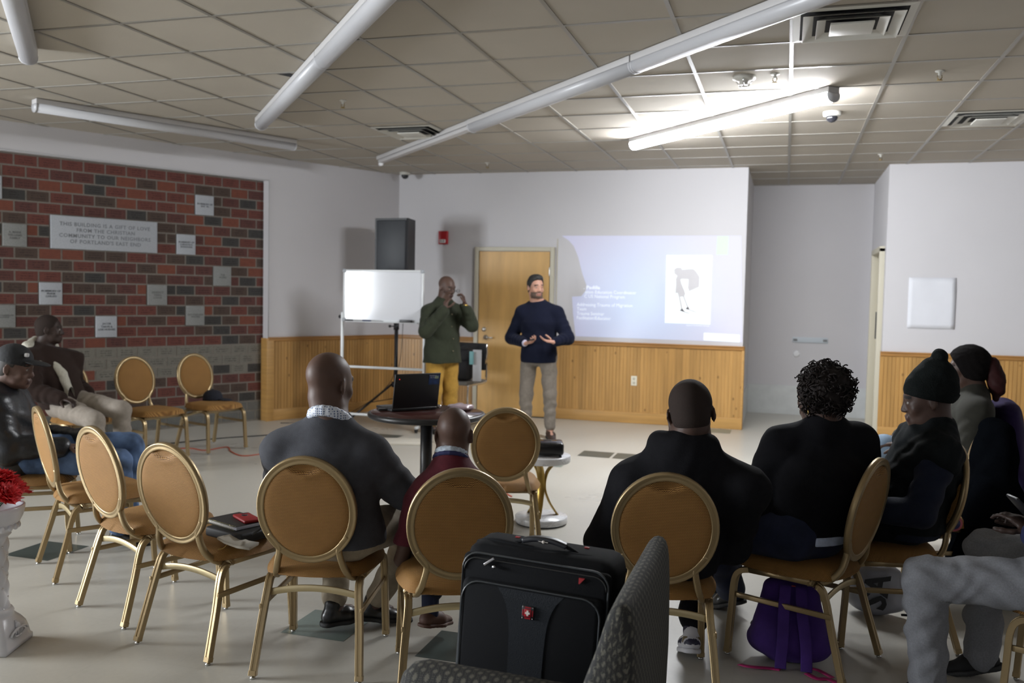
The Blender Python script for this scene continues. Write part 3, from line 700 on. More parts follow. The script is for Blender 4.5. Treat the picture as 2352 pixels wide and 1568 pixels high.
# ---------------- round table with laptop ----------------
tx, ty = -2.155, 5.24
T = thing('round_table', 'dark round pedestal table with a laptop on it', 'table', (tx, ty, 0))
ttop = mat('mahogany_laminate', (.045, .016, .014), .22, noise=(6, .2)); tblk = mat('table_black_metal', (.012, .012, .013), .38)
q = MB(); q.lathe([(0, .715), (.36, .715), (.368, .72), (.372, .733), (.368, .746), (.36, .75), (0, .75)], n=64); q.build('table_edge', tblk, T)
q = MB(); q.lathe([(0, .7495), (.352, .7495), (.352, .7515), (0, .7515)], n=64); q.build('table_top', ttop, T)
q = MB(); q.lathe([(0, .02), (.038, .02), (.038, .715), (0, .715)], n=24); q.lathe([(0, .69), (.15, .705), (.15, .715), (0, .715)], n=24); q.build('pedestal', tblk, T)
q = MB(); q.lathe([(0, 0), (.27, 0), (.27, .012), (.06, .035), (.04, .05), (0, .05)], n=40); q.build('foot_plate', tblk, T)
# laptop, lid seen from behind
a = math.atan2(5.381 - 5.115, -2.131 + 2.345)
lw, ld = .325, .225
T = thing('laptop', 'open black laptop on the round table, lid towards the camera', 'laptop', (-2.238, 5.245, .7515), a - .0)
lb = mat('laptop_black', (.010, .011, .013), .42)
q = MB(); q.box((0, ld / 2 + .005, .010), (lw, ld, .018), bev=.005); q.build('laptop_base', lb, T)
lr = Rx(math.radians(10)); 
q = MB(); q.box(Vector((0, .0, .018)) + lr @ Vector((0, 0, .115)), (lw, .010, .225), lr, bev=.005); lid = q.build('laptop_lid', lb, T)
q = MB(); q.box(Vector((.115, 0, .018)) + lr @ Vector((0, -.0058, .185)), (.075, .001, .065), lr); stk = q.build('sticker', mat('sticker_blue', (.012, .045, .16), .4, noise=(40, .4)), lid)
q = MB(); q.box(Vector((.132, 0, .018)) + lr @ Vector((0, -.0066, .200)), (.026, .0008, .018), lr); q.build('sticker_patch', mat('sticker_green', (.35, .45, .3), .4), lid)
tm = text_mesh('ThinkBook\n13x Gen', .012, mat('sticker_white', (.6, .6, .62), .5), lid, name='sticker_text'); tm.location = Vector((.105, 0, .018)) + lr @ Vector((0, -.0066, .205)); tm.rotation_euler = (math.radians(90 - 10) + math.radians(20), 0, 0)
q = MB(); q.ball(Vector((-.132, 0, .018)) + lr @ Vector((0, -.006, .195)), (.0025, .0015, .0025), lr); q.build('logo_light', mat('tiny_red_light', (.5, .01, .01), .4, emis=(1, .05, .05), estr=1.5), lid)
q = MB()
for i in range(5):
    for j in range(13): q.box((-.14 + .0233 * j, .06 + .02 * i, .0195), (.018, .015, .002))
q.build('keyboard', mat('key_black', (.02, .02, .02), .5), T)
T = thing('usb_hub', 'flat black adapter with cable beside the laptop on the round table', 'adapter', (-2.41, 5.17, .7515), .6)
q = MB(); q.box((0, 0, .008), (.09, .04, .014), bev=.004); q.build('adapter_body', blk, T)
q = MB(); q.tube(smoothpath([(.045, 0, .008), (.08, .01, .006), (.10, .06, .006), (.13, .08, .010)], 6), .003, 6); q.build('cable', blk, T)
# shiny crumpled thing on the table's right side
def crumple(name, label, cat, c, r, m, seed, flat=.35, n=18):
    rr = random.Random(seed); q = MB(); q.ball((0, 0, 0), (r[0], r[1], r[2]), n=n)
    for i, v in enumerate(q.v):
        d = 1 + .13 * math.sin(v[0] * 90 + seed) + .12 * math.sin(v[1] * 77 + 2 * seed) + rr.uniform(-.05, .05)
        q.v[i] = (v[0] * d, v[1] * d, max(v[2] * d, -r[2] * .9))
    o = q.build(name, m); o.location = (c[0], c[1], c[2] + r[2] * .9); return tag(o, label, cat)
crumple('plastic_pouch', 'shiny pink-grey plastic pouch at the round table\'s right edge', 'pouch', (-1.985, 5.40, .7515), (.085, .07, .022), mat('pouch_plastic', (.42, .33, .36), .18), 3)
crumple('crumpled_foil', 'small crumpled silvery scrap right of the laptop', 'foil', (-2.165, 5.44, .7515), (.03, .02, .014), chrome, 5, n=10)

# ---------------- marble side table with projector ----------------
sx_, sy_ = -1.50, 5.66
T = thing('side_table', 'small round white marble table with curved gold legs', 'side table', (sx_, sy_, 0))
mbl = bpy.data.materials.new('white_marble'); mbl.use_nodes = True; nt = mbl.node_tree; b = nt.nodes['Principled BSDF']
tc = nd(nt, 'ShaderNodeTexCoord'); n = nd(nt, 'ShaderNodeTexNoise'); n.inputs['Scale'].default_value = 5; n.inputs['Detail'].default_value = 8; n.inputs['Distortion'].default_value = 1.6; nt.links.new(tc.outputs['Object'], n.inputs['Vector'])
cr = nd(nt, 'ShaderNodeMapRange'); nt.links.new(mathn(nt, 'ABSOLUTE', mathn(nt, 'SUBTRACT', n.outputs[0], .5)), cr.inputs[0]); cr.inputs[1].default_value = 0; cr.inputs[2].default_value = .025; cr.inputs[3].default_value = 1; cr.inputs[4].default_value = 0
nt.links.new(mixc(nt, mathn(nt, 'MULTIPLY', cr.outputs[0], .5), (.66, .66, .67), (.30, .30, .32)), b.inputs['Base Color']); b.inputs['Roughness'].default_value = .25
RT = .185; ZT = .455
q = MB(); q.lathe([(0, ZT - .045), (RT - .004, ZT - .045), (RT, ZT - .04), (RT, ZT - .005), (RT - .004, ZT), (0, ZT)], n=48); q.build('table_top', mbl, T)
q = MB(); q.lathe([(0, .008), (.17, .008), (.174, .012), (.174, .045), (.17, .05), (0, .05)], n=48); q.build('table_base', mbl, T)
q = MB(); q.lathe([(0, 0), (.166, 0), (.166, .01), (0, .01)], n=40); q.build('base_pad', blk, T)
brl = mat('antique_gold', (.36, .235, .06), .28, metal=.85)
for a in (.55, .55 + PI * .66, .55 + PI * 1.33):
    q = MB(); d = Vector((math.cos(a), math.sin(a), 0))
    pts = [d * .11 + Vector((0, 0, .05)), d * .05 + Vector((0, 0, .14)), d * .018 + Vector((0, 0, .24)), d * .035 + Vector((0, 0, .34)), d * .10 + Vector((0, 0, ZT - .045))]
    q.sweep(smoothpath(pts, 6), rrect(.046, .010, .003, 1), upf=lambda i: d); q.build('leg', brl, T)
T = thing('projector', 'small black projector on the marble side table', 'projector', (-1.475, 5.65, ZT), .30)
q = MB(); q.box((0, 0, .052), (.225, .19, .08), bev=.018)
q.build('projector_body', mat('projector_black', (.014, .014, .016), .22), T)
q = MB(); q.lathe([(0, 0), (.026, 0), (.03, .012), (.022, .014), (.018, .006), (0, .006)], (-.05, .095, .052), 20, R=Rx(-PI / 2)); q.build('lens', blk, T)
q = MB(); q.box((.01, -.02, .093), (.12, .1, .004), bev=.002); q.build('top_panel', mat('glossy_black', (.02, .02, .03), .08), T)
q = MB()
for s in (-1, 1):
    for t in (-1, 1): q.lathe([(0, 0), (.01, 0), (.008, .014), (0, .014)], (s * .09, t * .075, 0), 10)
q.build('rubber_feet', gl_b, T)
cab = mat('black_cable', (.012, .012, .012), .5)
def cable(pts, r, m, label, name='cable', cat='cable', n=8):
    q = MB(); q.tube(smoothpath(pts, n), r, 6); return tag(q.build(name, m), label, cat)
cable([(-1.60, 5.60, .50), (-1.70, 5.56, .44), (-1.71, 5.50, .2), (-1.66, 5.45, .03), (-1.72, 5.40, .006), (-1.95, 5.3, .006), (-2.2, 5.35, .006)], .004, cab, 'black power cable hanging from the projector to the floor')

# ---------------- whiteboard on a stand ----------------
Yw = 9.0
wbx0, wbx1 = -4.72, -3.755
T = thing('whiteboard', 'white magnetic whiteboard on a white wheeled stand', 'whiteboard', ((wbx0 + wbx1) / 2, Yw, 0))
wf = mat('white_metal', (.72, .74, .75), .3); wb = mat('whiteboard_enamel', (.74, .75, .79), .11)
cw = (wbx1 - wbx0); zb0, zb1 = 1.175, 1.745
q = MB(); q.box((0, 0, (zb0 + zb1) / 2), (cw - .03, .018, zb1 - zb0 - .03)); q.build('board', wb, T)
q = MB()
for s in (-1, 1): q.box((s * (cw / 2 - .01), -.002, (zb0 + zb1) / 2), (.02, .028, zb1 - zb0), bev=.003)
for z in (zb0 + .01, zb1 - .01): q.box((0, -.002, z), (cw, .028, .02), bev=.003)
q.build('board_frame', wf, T)
q = MB()
for s in (-1, 1):
    for z in (zb0 + .012, zb1 - .012): q = MB(); q.box((s * (cw / 2 - .012), -.008, z), (.04, .03, .04), bev=.008); q.build('corner_cap', mat('grey_plastic', (.35, .37, .4), .4), T)
for s in (-1, 1):
    q = MB(); q.box((s * (cw / 2 + .013), 0, .68), (.028, .028, 1.18), bev=.004); q.box((s * (cw / 2 + .013), 0, .055), (.028, .42, .028), bev=.004); lg = q.build('stand_leg', wf, T)
    for t in (-1, 1):
        q = MB(); q.lathe([(0, -.01), (.025, -.01), (.025, .01), (0, .01)], (s * (cw / 2 + .013), t * .19, .025), 14, R=Ry(PI / 2)); q.build('caster', blk, lg)
    q = MB(); q.lathe([(0, 0), (.02, 0), (.02, .02), (.01, .03), (0, .03)], (s * (cw / 2 + .027), 0, 1.22), 12, R=Ry(s * PI / 2)); q.build('clamp_knob', blk, T)
for z, nm in ((.135, 'cross_bar'), (.665, 'cross_bar')): q = MB(); q.box((0, 0, z), (cw, .024, .026), bev=.004); q.build(nm, wf, T)
q = MB(); q.box((0, -.035, zb0 - .004), (cw - .1, .05, .008), bev=.002); q.build('pen_tray', wf, T)
for i, (x, c) in enumerate(((-.38, (.02, .02, .03)), (-.28, (.5, .5, .5)), (-.17, (.02, .03, .1)), (-.06, (.5, .5, .5)))):
    q = MB(); q.lathe([(0, -.06), (.008, -.06), (.008, .03), (.006, .035), (.006, .06), (0, .06)], (0, 0, 0), 10, R=Ry(PI / 2)); o = q.build('marker_pen', mat('pen_%d' % i, c, .4)); o.location = ((wbx0 + wbx1) / 2 + x, Yw - .035, zb0 + .009)
    tag(o, ['black marker pen leftmost in the whiteboard tray', 'white marker pen second from the left in the whiteboard tray', 'navy marker pen third from the left in the whiteboard tray', 'white marker pen nearest the eraser in the whiteboard tray'][i], 'marker', 'marker pens in the whiteboard tray')
q = MB(); q.box((0, 0, .014), (.14, .04, .028), bev=.004); o = q.build('board_eraser', blk); o.location = ((wbx0 + wbx1) / 2 + .29, Yw - .035, zb0 + .001); tag(o, 'black eraser at the right end of the whiteboard tray', 'eraser')

# ---------------- loudspeaker on tripod ----------------
px, py = -4.40, 9.72
spk = mat('speaker_plastic', (.016, .018, .021), .45); gri = mat('speaker_grille', (.022, .026, .032), .5, noise=(300, .3))
T = thing('tripod_stand', 'black tripod speaker stand behind the whiteboard', 'speaker stand', (px, py, 0))
q = MB(); q.tube([(0, 0, .22), (0, 0, 1.1)], .0225, 14); q.build('outer_pole', blk, T)
q = MB(); q.tube([(0, 0, 1.08), (0, 0, 1.72)], .0175, 12); q.build('inner_pole', blk, T)
q = MB(); q.lathe([(0, 1.06), (.032, 1.06), (.032, 1.14), (0, 1.14)], n=14); q.lathe([(0, .38), (.05, .38), (.05, .44), (0, .44)], n=14); q.build('collar', blk, T)
q = MB(); q.tube([(0, 0, 1.10), (-.07, -.02, 1.10)], .007, 8); q.ball((-.075, -.02, 1.10), .018); q.build('knob', blk, T)
for a in (math.radians(225), math.radians(345), math.radians(105)):
    d = Vector((math.cos(a), math.sin(a), 0)); q = MB(); q.sweep([d * .04 + Vector((0, 0, .42)), d * .55 + Vector((0, 0, .03))], rrect(.03, .02, .004, 1)); lg = q.build('leg', blk, T)
    q = MB(); q.ball(d * .555 + Vector((0, 0, .022)), .021); q.build('rubber_foot', gl_b, lg)
    q = MB(); q.sweep([d * .03 + Vector((0, 0, .24)), d * .30 + Vector((0, 0, .21))], rrect(.02, .008, .002, 1)); q.build('brace', blk, T)
T = thing('loudspeaker', 'tall black loudspeaker above the whiteboard', 'loudspeaker', (px + .0, py, 1.70), math.radians(-4))
sw, sh, sd = .43, .66, .34
pol = [(-sw / 2 + .01, -sd / 2), (sw / 2 - .01, -sd / 2), (sw / 2, -sd / 2 + .03), (sw / 2 - .07, sd / 2), (-sw / 2 + .07, sd / 2), (-sw / 2, -sd / 2 + .03)]
q = MB(); q.prism(pol, 0, sh); q.build('cabinet', spk, T)
q = MB(); q.box((.012, -sd / 2 - .006, sh / 2), (sw - .05, .022, sh - .05), bev=.012); q.build('grille', gri, T)
q = MB(); q.box((-sw / 2 + .02, 0, sh / 2), (.02, .12, .14), bev=.006); q.build('side_handle', blk, T)
cable([(px + .1, py + .05, 1.75), (px + .03, py - .06, 1.2), (px + .02, py - .08, .7), (px - .02, py - .1, .45), (px - .25, py - .25, .2), (px - .6, py - .5, .008), (px - 1.0, py - .9, .006)], .004, cab, 'thin black cable hanging from the loudspeaker along its pole')
cable([(px + .16, py + .05, 1.75), (px + .11, py - .03, 1.3), (px + .08, py - .03, .8), (px + .04, py - .05, .55), (px + .01, py, .4)], .0035, cab, 'second thin black cable looping beside the speaker pole')

# ---------------- black-backed chair by the door with a sheet of paper ----------------
T = thing('sled_chair', 'chrome cantilever chair with black backpack by the door', 'chair', (-3.62, 9.86, 0), math.radians(180 - 12))
chm = mat('chrome_tube', (.75, .74, .72), .12, metal=1)
for s in (-1, 1):
    q = MB(); q.tube(smoothpath([(s * .22, -.2, .92), (s * .22, -.2, .55), (s * .22, -.16, .46), (s * .22, .16, .45), (s * .22, .21, .41), (s * .22, .215, .05), (s * .22, .18, .013), (s * .22, -.2, .013)], 6), .0125, 10); q.build('side_tube', chm, T)
q = MB(); q.tube([(-.22, -.2, .013), (.22, -.2, .013)], .0125, 10); q.build('floor_bar', chm, T)
q = MB(); q.box((0, 0, .47), (.42, .42, .05), bev=.02); q.build('seat', mat('grey_seat', (.22, .21, .19), .6), T)
q = MB(); q.box((0, -.19, .76), (.42, .03, .32), bev=.012); q.build('backrest', mat('black_fabric', (.012, .012, .014), .8), T)
T = thing('backpack', 'black backpack standing on the chrome chair by the door', 'backpack', (-3.58, 9.74, .497))
bpf = mat('backpack_black', (.012, .012, .015), .7, bump=.3)
q = MB(); q.box((0, 0, .19), (.30, .17, .38), bev=.075); q.build('main_compartment', bpf, T)
q = MB(); q.box((0, -.09, .13), (.24, .06, .22), bev=.028); q.build('front_pocket', bpf, T)
q = MB(); q.tube(smoothpath([(-.04, .05, .37), (-.03, .05, .41), (.03, .05, .41), (.04, .05, .37)], 5), .008, 8); q.build('handle', bpf, T)
o = MB().box((0, 0, 0), (.10, .012, .36), R=None, bev=.003).build('display_board', mat('board_white', (.72, .73, .77), .5)); o.location = (-3.36, 9.66, .683); o.rotation_euler = (0, 0, .15); tag(o, 'white board leaning behind the black backpack', 'board')
o = MB().box((0, 0, 0), (.05, .006, .15), bev=.002).build('teal_folder', mat('teal_card', (.25, .55, .58), .5)); o.location = (-3.415, 9.62, .77); tag(o, 'small teal folder beside the black backpack', 'folder')
o = MB().box((0, 0, .012), (.62, .30, .024), bev=.004).build('floor_board', mat('board_cream', (.62, .58, .5), .6)); o.location = (-3.72, 8.15, .0); o.rotation_euler = (0, 0, .3); tag(o, 'flat cream board lying on the floor under the round table\'s far side', 'board')
# ---------------- people: smooth volumes turned into one continuous surface ----------------
def V(*a): return np.array(a if len(a) > 1 else a[0], dtype=np.float64)
def unit(v): v = V(*v) if not isinstance(v, np.ndarray) else v; return v / (np.linalg.norm(v) + 1e-12)
class Vol:
    def __init__(s, lo, hi, h):
        s.lo = V(*lo); s.h = h; s.n = np.ceil((V(*hi) - s.lo) / h).astype(int) + 1
        s.F = np.full(s.n, .2, np.float32)
        s.ax = [(s.lo[i] + h * np.arange(s.n[i])).astype(np.float32) for i in range(3)]
    def _sub(s, lo, hi):
        a = np.clip(np.floor((lo - s.lo) / s.h).astype(int), 0, s.n - 1); b = np.clip(np.ceil((hi - s.lo) / s.h).astype(int) + 1, 0, s.n)
        sl = tuple(slice(a[i], max(b[i], a[i] + 1)) for i in range(3))
        return sl, s.ax[0][sl[0]][:, None, None], s.ax[1][sl[1]][None, :, None], s.ax[2][sl[2]][None, None, :]
    def _mix(s, sl, d, k):
        f = s.F[sl]
        if k > 0:
            hh = np.clip(.5 + .5 * (f - d) / k, 0, 1); s.F[sl] = f * (1 - hh) + d * hh - k * hh * (1 - hh)
        else: s.F[sl] = np.minimum(f, d)
    def cap(s, a, b, ra, rb=None, k=.02, fold=0, fn=5):
        a, b = V(*a), V(*b); rb = ra if rb is None else rb; m = max(ra, rb) + .03 + k
        sl, X, Y, Z = s._sub(np.minimum(a, b) - m, np.maximum(a, b) + m); ab = b - a; L2 = ab @ ab + 1e-9
        t = np.clip(((X - a[0]) * ab[0] + (Y - a[1]) * ab[1] + (Z - a[2]) * ab[2]) / L2, 0, 1)
        r = ra + (rb - ra) * t
        if fold: r = r + fold * np.sin(2 * PI * fn * t + 40 * (X - Y)) * np.sin(PI * t)
        d = np.sqrt((X - a[0] - t * ab[0]) ** 2 + (Y - a[1] - t * ab[1]) ** 2 + (Z - a[2] - t * ab[2]) ** 2) - r
        s._mix(sl, d, k)
    def ecap(s, a, b, ra, rb, lat, k=.03):
        """tapered limb with an elliptical section: r = (across, deep)"""
        a, b = V(*a), V(*b); ab = b - a; L = np.linalg.norm(ab); u = ab / L; l = V(*lat); l = unit(l - (l @ u) * u); w = np.cross(u, l)
        m = max(*ra, *rb) + .03 + k; sl, X, Y, Z = s._sub(np.minimum(a, b) - m, np.maximum(a, b) + m)
        dx, dy, dz = X - a[0], Y - a[1], Z - a[2]
        tu = dx * u[0] + dy * u[1] + dz * u[2]; t = np.clip(tu / L, 0, 1)
        ql = dx * l[0] + dy * l[1] + dz * l[2]; qw = dx * w[0] + dy * w[1] + dz * w[2]; qu = tu - t * L
        rx = ra[0] + (rb[0] - ra[0]) * t; ry = ra[1] + (rb[1] - ra[1]) * t; mn = np.minimum(rx, ry)
        d = (np.sqrt((ql / rx) ** 2 + (qw / ry) ** 2 + (qu / mn) ** 2) - 1) * mn
        s._mix(sl, d, k)
    def _ell(s, c, r, R, pad):
        c, r = V(*c), V(*r); m = max(r) + pad; sl, X, Y, Z = s._sub(c - m, c + m)
        dx, dy, dz = X - c[0], Y - c[1], Z - c[2]
        if R is not None: dx, dy, dz = (dx * R[0, i] + dy * R[1, i] + dz * R[2, i] for i in range(3))
        return sl, (np.sqrt((dx / r[0]) ** 2 + (dy / r[1]) ** 2 + (dz / r[2]) ** 2) - 1) * min(r)
    def ell(s, c, r, R=None, k=.015):
        sl, d = s._ell(c, r, R, .03 + k); s._mix(sl, d, k)
    def cut(s, c, r, R=None, k=.01):
        sl, d = s._ell(c, r, R, .02 + k); f = s.F[sl]; g = -d
        hh = np.clip(.5 - .5 * (f - g) / k, 0, 1); s.F[sl] = f * (1 - hh) + g * hh + k * hh * (1 - hh)
    def plane(s, p, n):
        """keep the side the normal points away from"""
        p, n = V(*p), unit(V(*n)); d = (s.ax[0][:, None, None] - p[0]) * n[0] + (s.ax[1][None, :, None] - p[1]) * n[1] + (s.ax[2][None, None, :] - p[2]) * n[2]
        s.F = np.maximum(s.F, d.astype(np.float32))
    def mesh(s, name, mats, parent, base, wr=0, wf=28, seed=0, smooth=1, classify=None):
        F = s.F; S = F < 0
        c = np.zeros(tuple(x - 1 for x in F.shape), np.int8)
        for i in (0, 1):
            for j in (0, 1):
                for k in (0, 1): c += S[i:F.shape[0] - 1 + i, j:F.shape[1] - 1 + j, k:F.shape[2] - 1 + k]
        act = (c > 0) & (c < 8); I = np.argwhere(act); idx = np.full(act.shape, -1, np.int32); idx[act] = np.arange(len(I))
        pos = np.zeros((len(I), 3)); cnt = np.zeros(len(I))
        cor = [(i, j, k) for i in (0, 1) for j in (0, 1) for k in (0, 1)]
        for a in cor:
            for d in range(3):
                if a[d]: continue
                b = list(a); b[d] = 1
                fa = F[I[:, 0] + a[0], I[:, 1] + a[1], I[:, 2] + a[2]]; fb = F[I[:, 0] + b[0], I[:, 1] + b[1], I[:, 2] + b[2]]
                m = (fa < 0) != (fb < 0); t = fa[m] / (fa[m] - fb[m]); p = np.tile(V(*a), (m.sum(), 1)); p[:, d] += t
                pos[m] += p; cnt[m] += 1
        P = s.lo + s.h * (I + pos / np.maximum(cnt, 1)[:, None])
        Q = []
        for d in range(3):
            e = [0, 1, 2]; e.remove(d); sa = [slice(None)] * 3; sb = [slice(None)] * 3; sa[d] = slice(0, -1); sb[d] = slice(1, None)
            A = S[tuple(sa)]; B = S[tuple(sb)]; E = np.argwhere(A != B)
            E = E[(E[:, e[0]] > 0) & (E[:, e[1]] > 0) & (E[:, e[0]] < F.shape[e[0]] - 1) & (E[:, e[1]] < F.shape[e[1]] - 1)]
            q = []
            for o in ((-1, -1), (0, -1), (0, 0), (-1, 0)):
                x = E.copy(); x[:, e[0]] += o[0]; x[:, e[1]] += o[1]; q.append(idx[x[:, 0], x[:, 1], x[:, 2]])
            q = np.stack(q, 1); fl = A[E[:, 0], E[:, 1], E[:, 2]]
            if d == 1: fl = ~fl
            q[~fl] = q[~fl][:, ::-1]; Q.append(q)
        Q = np.concatenate(Q); Q = Q[(Q >= 0).all(1)]
        for _ in range(smooth):   # laplacian
            A = np.zeros_like(P); n = np.zeros(len(P))
            for i in range(4):
                np.add.at(A, Q[:, i], P[Q[:, (i + 1) % 4]]); np.add.at(n, Q[:, i], 1); np.add.at(A, Q[:, i], P[Q[:, (i + 3) % 4]]); np.add.at(n, Q[:, i], 1)
            P = .5 * P + .5 * A / np.maximum(n, 1)[:, None]
        if wr:
            N = np.zeros_like(P); fn = np.cross(P[Q[:, 2]] - P[Q[:, 0]], P[Q[:, 3]] - P[Q[:, 1]])
            for i in range(4): np.add.at(N, Q[:, i], fn)
            N /= np.linalg.norm(N, axis=1)[:, None] + 1e-12
            x, y, z = P.T; a = seed * 1.7
            w = np.sin(wf * (x * .8 + z * .9) + 2.2 * np.sin(wf * .37 * (y + z * .5) + a) + a) * np.sin(wf * .31 * (x - y * 1.2 + z * .3) + 1.3 * a + 1.5 * np.sin(9 * z + a))
            w2 = np.sin(wf * 2.3 * (z * .6 - x * .5 + y * .3) + 3 * np.sin(wf * .6 * (x + y) + 2 * a))
            P = P + N * (wr * (np.abs(w) ** .7 * np.sign(w) * .8 + .25 * w2))[:, None]
        me = bpy.data.meshes.new(name); base = V(*base)
        me.vertices.add(len(P)); me.vertices.foreach_set('co', (P - base).astype(np.float32).ravel())
        me.loops.add(len(Q) * 4); me.loops.foreach_set('vertex_index', Q.astype(np.int32).ravel())
        me.polygons.add(len(Q)); me.polygons.foreach_set('loop_start', np.arange(0, len(Q) * 4, 4, dtype=np.int32))
        if not isinstance(mats, (list, tuple)): mats = [mats]
        for m in mats: me.materials.append(m)
        me.polygons.foreach_set('use_smooth', np.ones(len(Q), bool))
        if classify is not None:
            C = P[Q].mean(1); me.polygons.foreach_set('material_index', classify(C).astype(np.int32))
        me.update(calc_edges=True); me.validate()
        o = bpy.data.objects.new(name, me); COL.objects.link(o)
        if parent is not None: o.parent = parent
        return o
def frame(fwd, upv=(0, 0, 1)):
    y = unit(V(*fwd)); z = V(*upv); z = unit(z - (z @ y) * y); x = np.cross(y, z); return np.stack([x, y, z], 1)   # columns right, forward, up
def head_vol(v, c, R, s=1.0, neck=None, beard=0):
    L = lambda x, y, z: V(*c) + R @ (V(x, y, z) * s)
    v.ell(L(0, -.014, .034), V(.074, .096, .083) * s, R, .0)
    v.ell(L(0, .022, -.028), V(.060, .066, .086) * s, R, .03 * s)
    v.cap(L(-.034, .028, -.078), L(.034, .028, -.078), .026 * s, k=.03 * s); v.ell(L(0, .066, -.092), V(.026, .022, .024) * s, R, .025 * s)
    v.cap(L(-.034, .078, .022), L(.034, .078, .022), .010 * s, k=.02 * s)
    for q in (-1, 1):
        v.ell(L(q * .042, .058, -.03), V(.02, .018, .022) * s, R, .02 * s)
        v.cut(L(q * .031, .101, .002), V(.018, .017, .012) * s, R, .008 * s)
        v.ell(L(q * .031, .076, .001), V(.013, .013, .012) * s, R, .004 * s)
        R2 = R @ np.array([[math.cos(q * .35), -math.sin(q * .35), 0], [math.sin(q * .35), math.cos(q * .35), 0], [0, 0, 1]])
        v.ell(L(q * .079, -.012, -.008), V(.007, .018, .030) * s, R2, .006 * s); v.cut(L(q * .087, -.008, -.004), V(.006, .009, .015) * s, R2, .004 * s)
    v.cap(L(0, .086, .004), L(0, .100, -.034), .008 * s, .012 * s, k=.014 * s)
    for q in (-1, 1): v.ell(L(q * .012, .092, -.038), V(.009, .010, .008) * s, R, .006 * s)
    v.cap(L(-.018, .088, -.064), L(.018, .088, -.064), .0085 * s, k=.008 * s); v.cap(L(-.015, .086, -.077), L(.015, .086, -.077), .009 * s, k=.006 * s)
    if neck is not None:
        v.cap(L(0, -.028, -.055), neck, .060 * s, .068 * s, k=.03)
def hand_vol(v, w, d, n, side, curl=(.35, .5, .4), s=1.0, thumb=.5, spread=.06, k=.004):
    """w wrist, d hand direction, n palm normal, side +1 right / -1 left"""
    w = V(*w); d = unit(V(*d)); n = V(*n); n = unit(n - (n @ d) * d); l = np.cross(d, n) * side     # l points to the thumb side
    l = -l
    v.ecap(w - d * .01, w + d * .075 * s, (.027 * s, .019 * s), (.037 * s, .014 * s), l, k=.012)
    for i, (o, Lf) in enumerate(((.028, .074), (.009, .083), (-.010, .077), (-.028, .060))):
        p = w + d * .082 * s + l * o * s; dd = unit(d + l * spread * (1.4 - i)); a = 0; r = (.0085, .0088, .0084, .0075)[i] * s
        for q, fr in enumerate((.48, .30, .24)):
            a += curl[q] * (1 + .1 * i); e = dd * math.cos(a) + n * math.sin(a); p2 = p + e * Lf * fr * s
            v.cap(p, p2, r * (1 - .08 * q), r * (1 - .08 * (q + 1)), k=k if q else .008); p = p2
    p = w + d * .02 * s + l * .022 * s
    for fr, a in ((.045, .95), (.032, .6), (.026, .35)):
        e = unit(l * math.sin(a) + d * math.cos(a) + n * thumb); p2 = p + e * fr * s; v.cap(p, p2, .0115 * s, .0095 * s, k=.006); p = p2
def skin_mat(name, col, rough=.52):
    m = mat(name, col, rough, noise=(14, .10), spec=.35); b = m.node_tree.nodes['Principled BSDF']
    b.inputs['Subsurface Weight'].default_value = .08; b.inputs['Subsurface Radius'].default_value = (.02, .008, .004); return m
lipm = mat('lip_brown', (.055, .022, .019), .5); eyew = mat('eye_white', (.28, .26, .24), .4); iris = mat('iris_dark', (.012, .008, .006), .2)
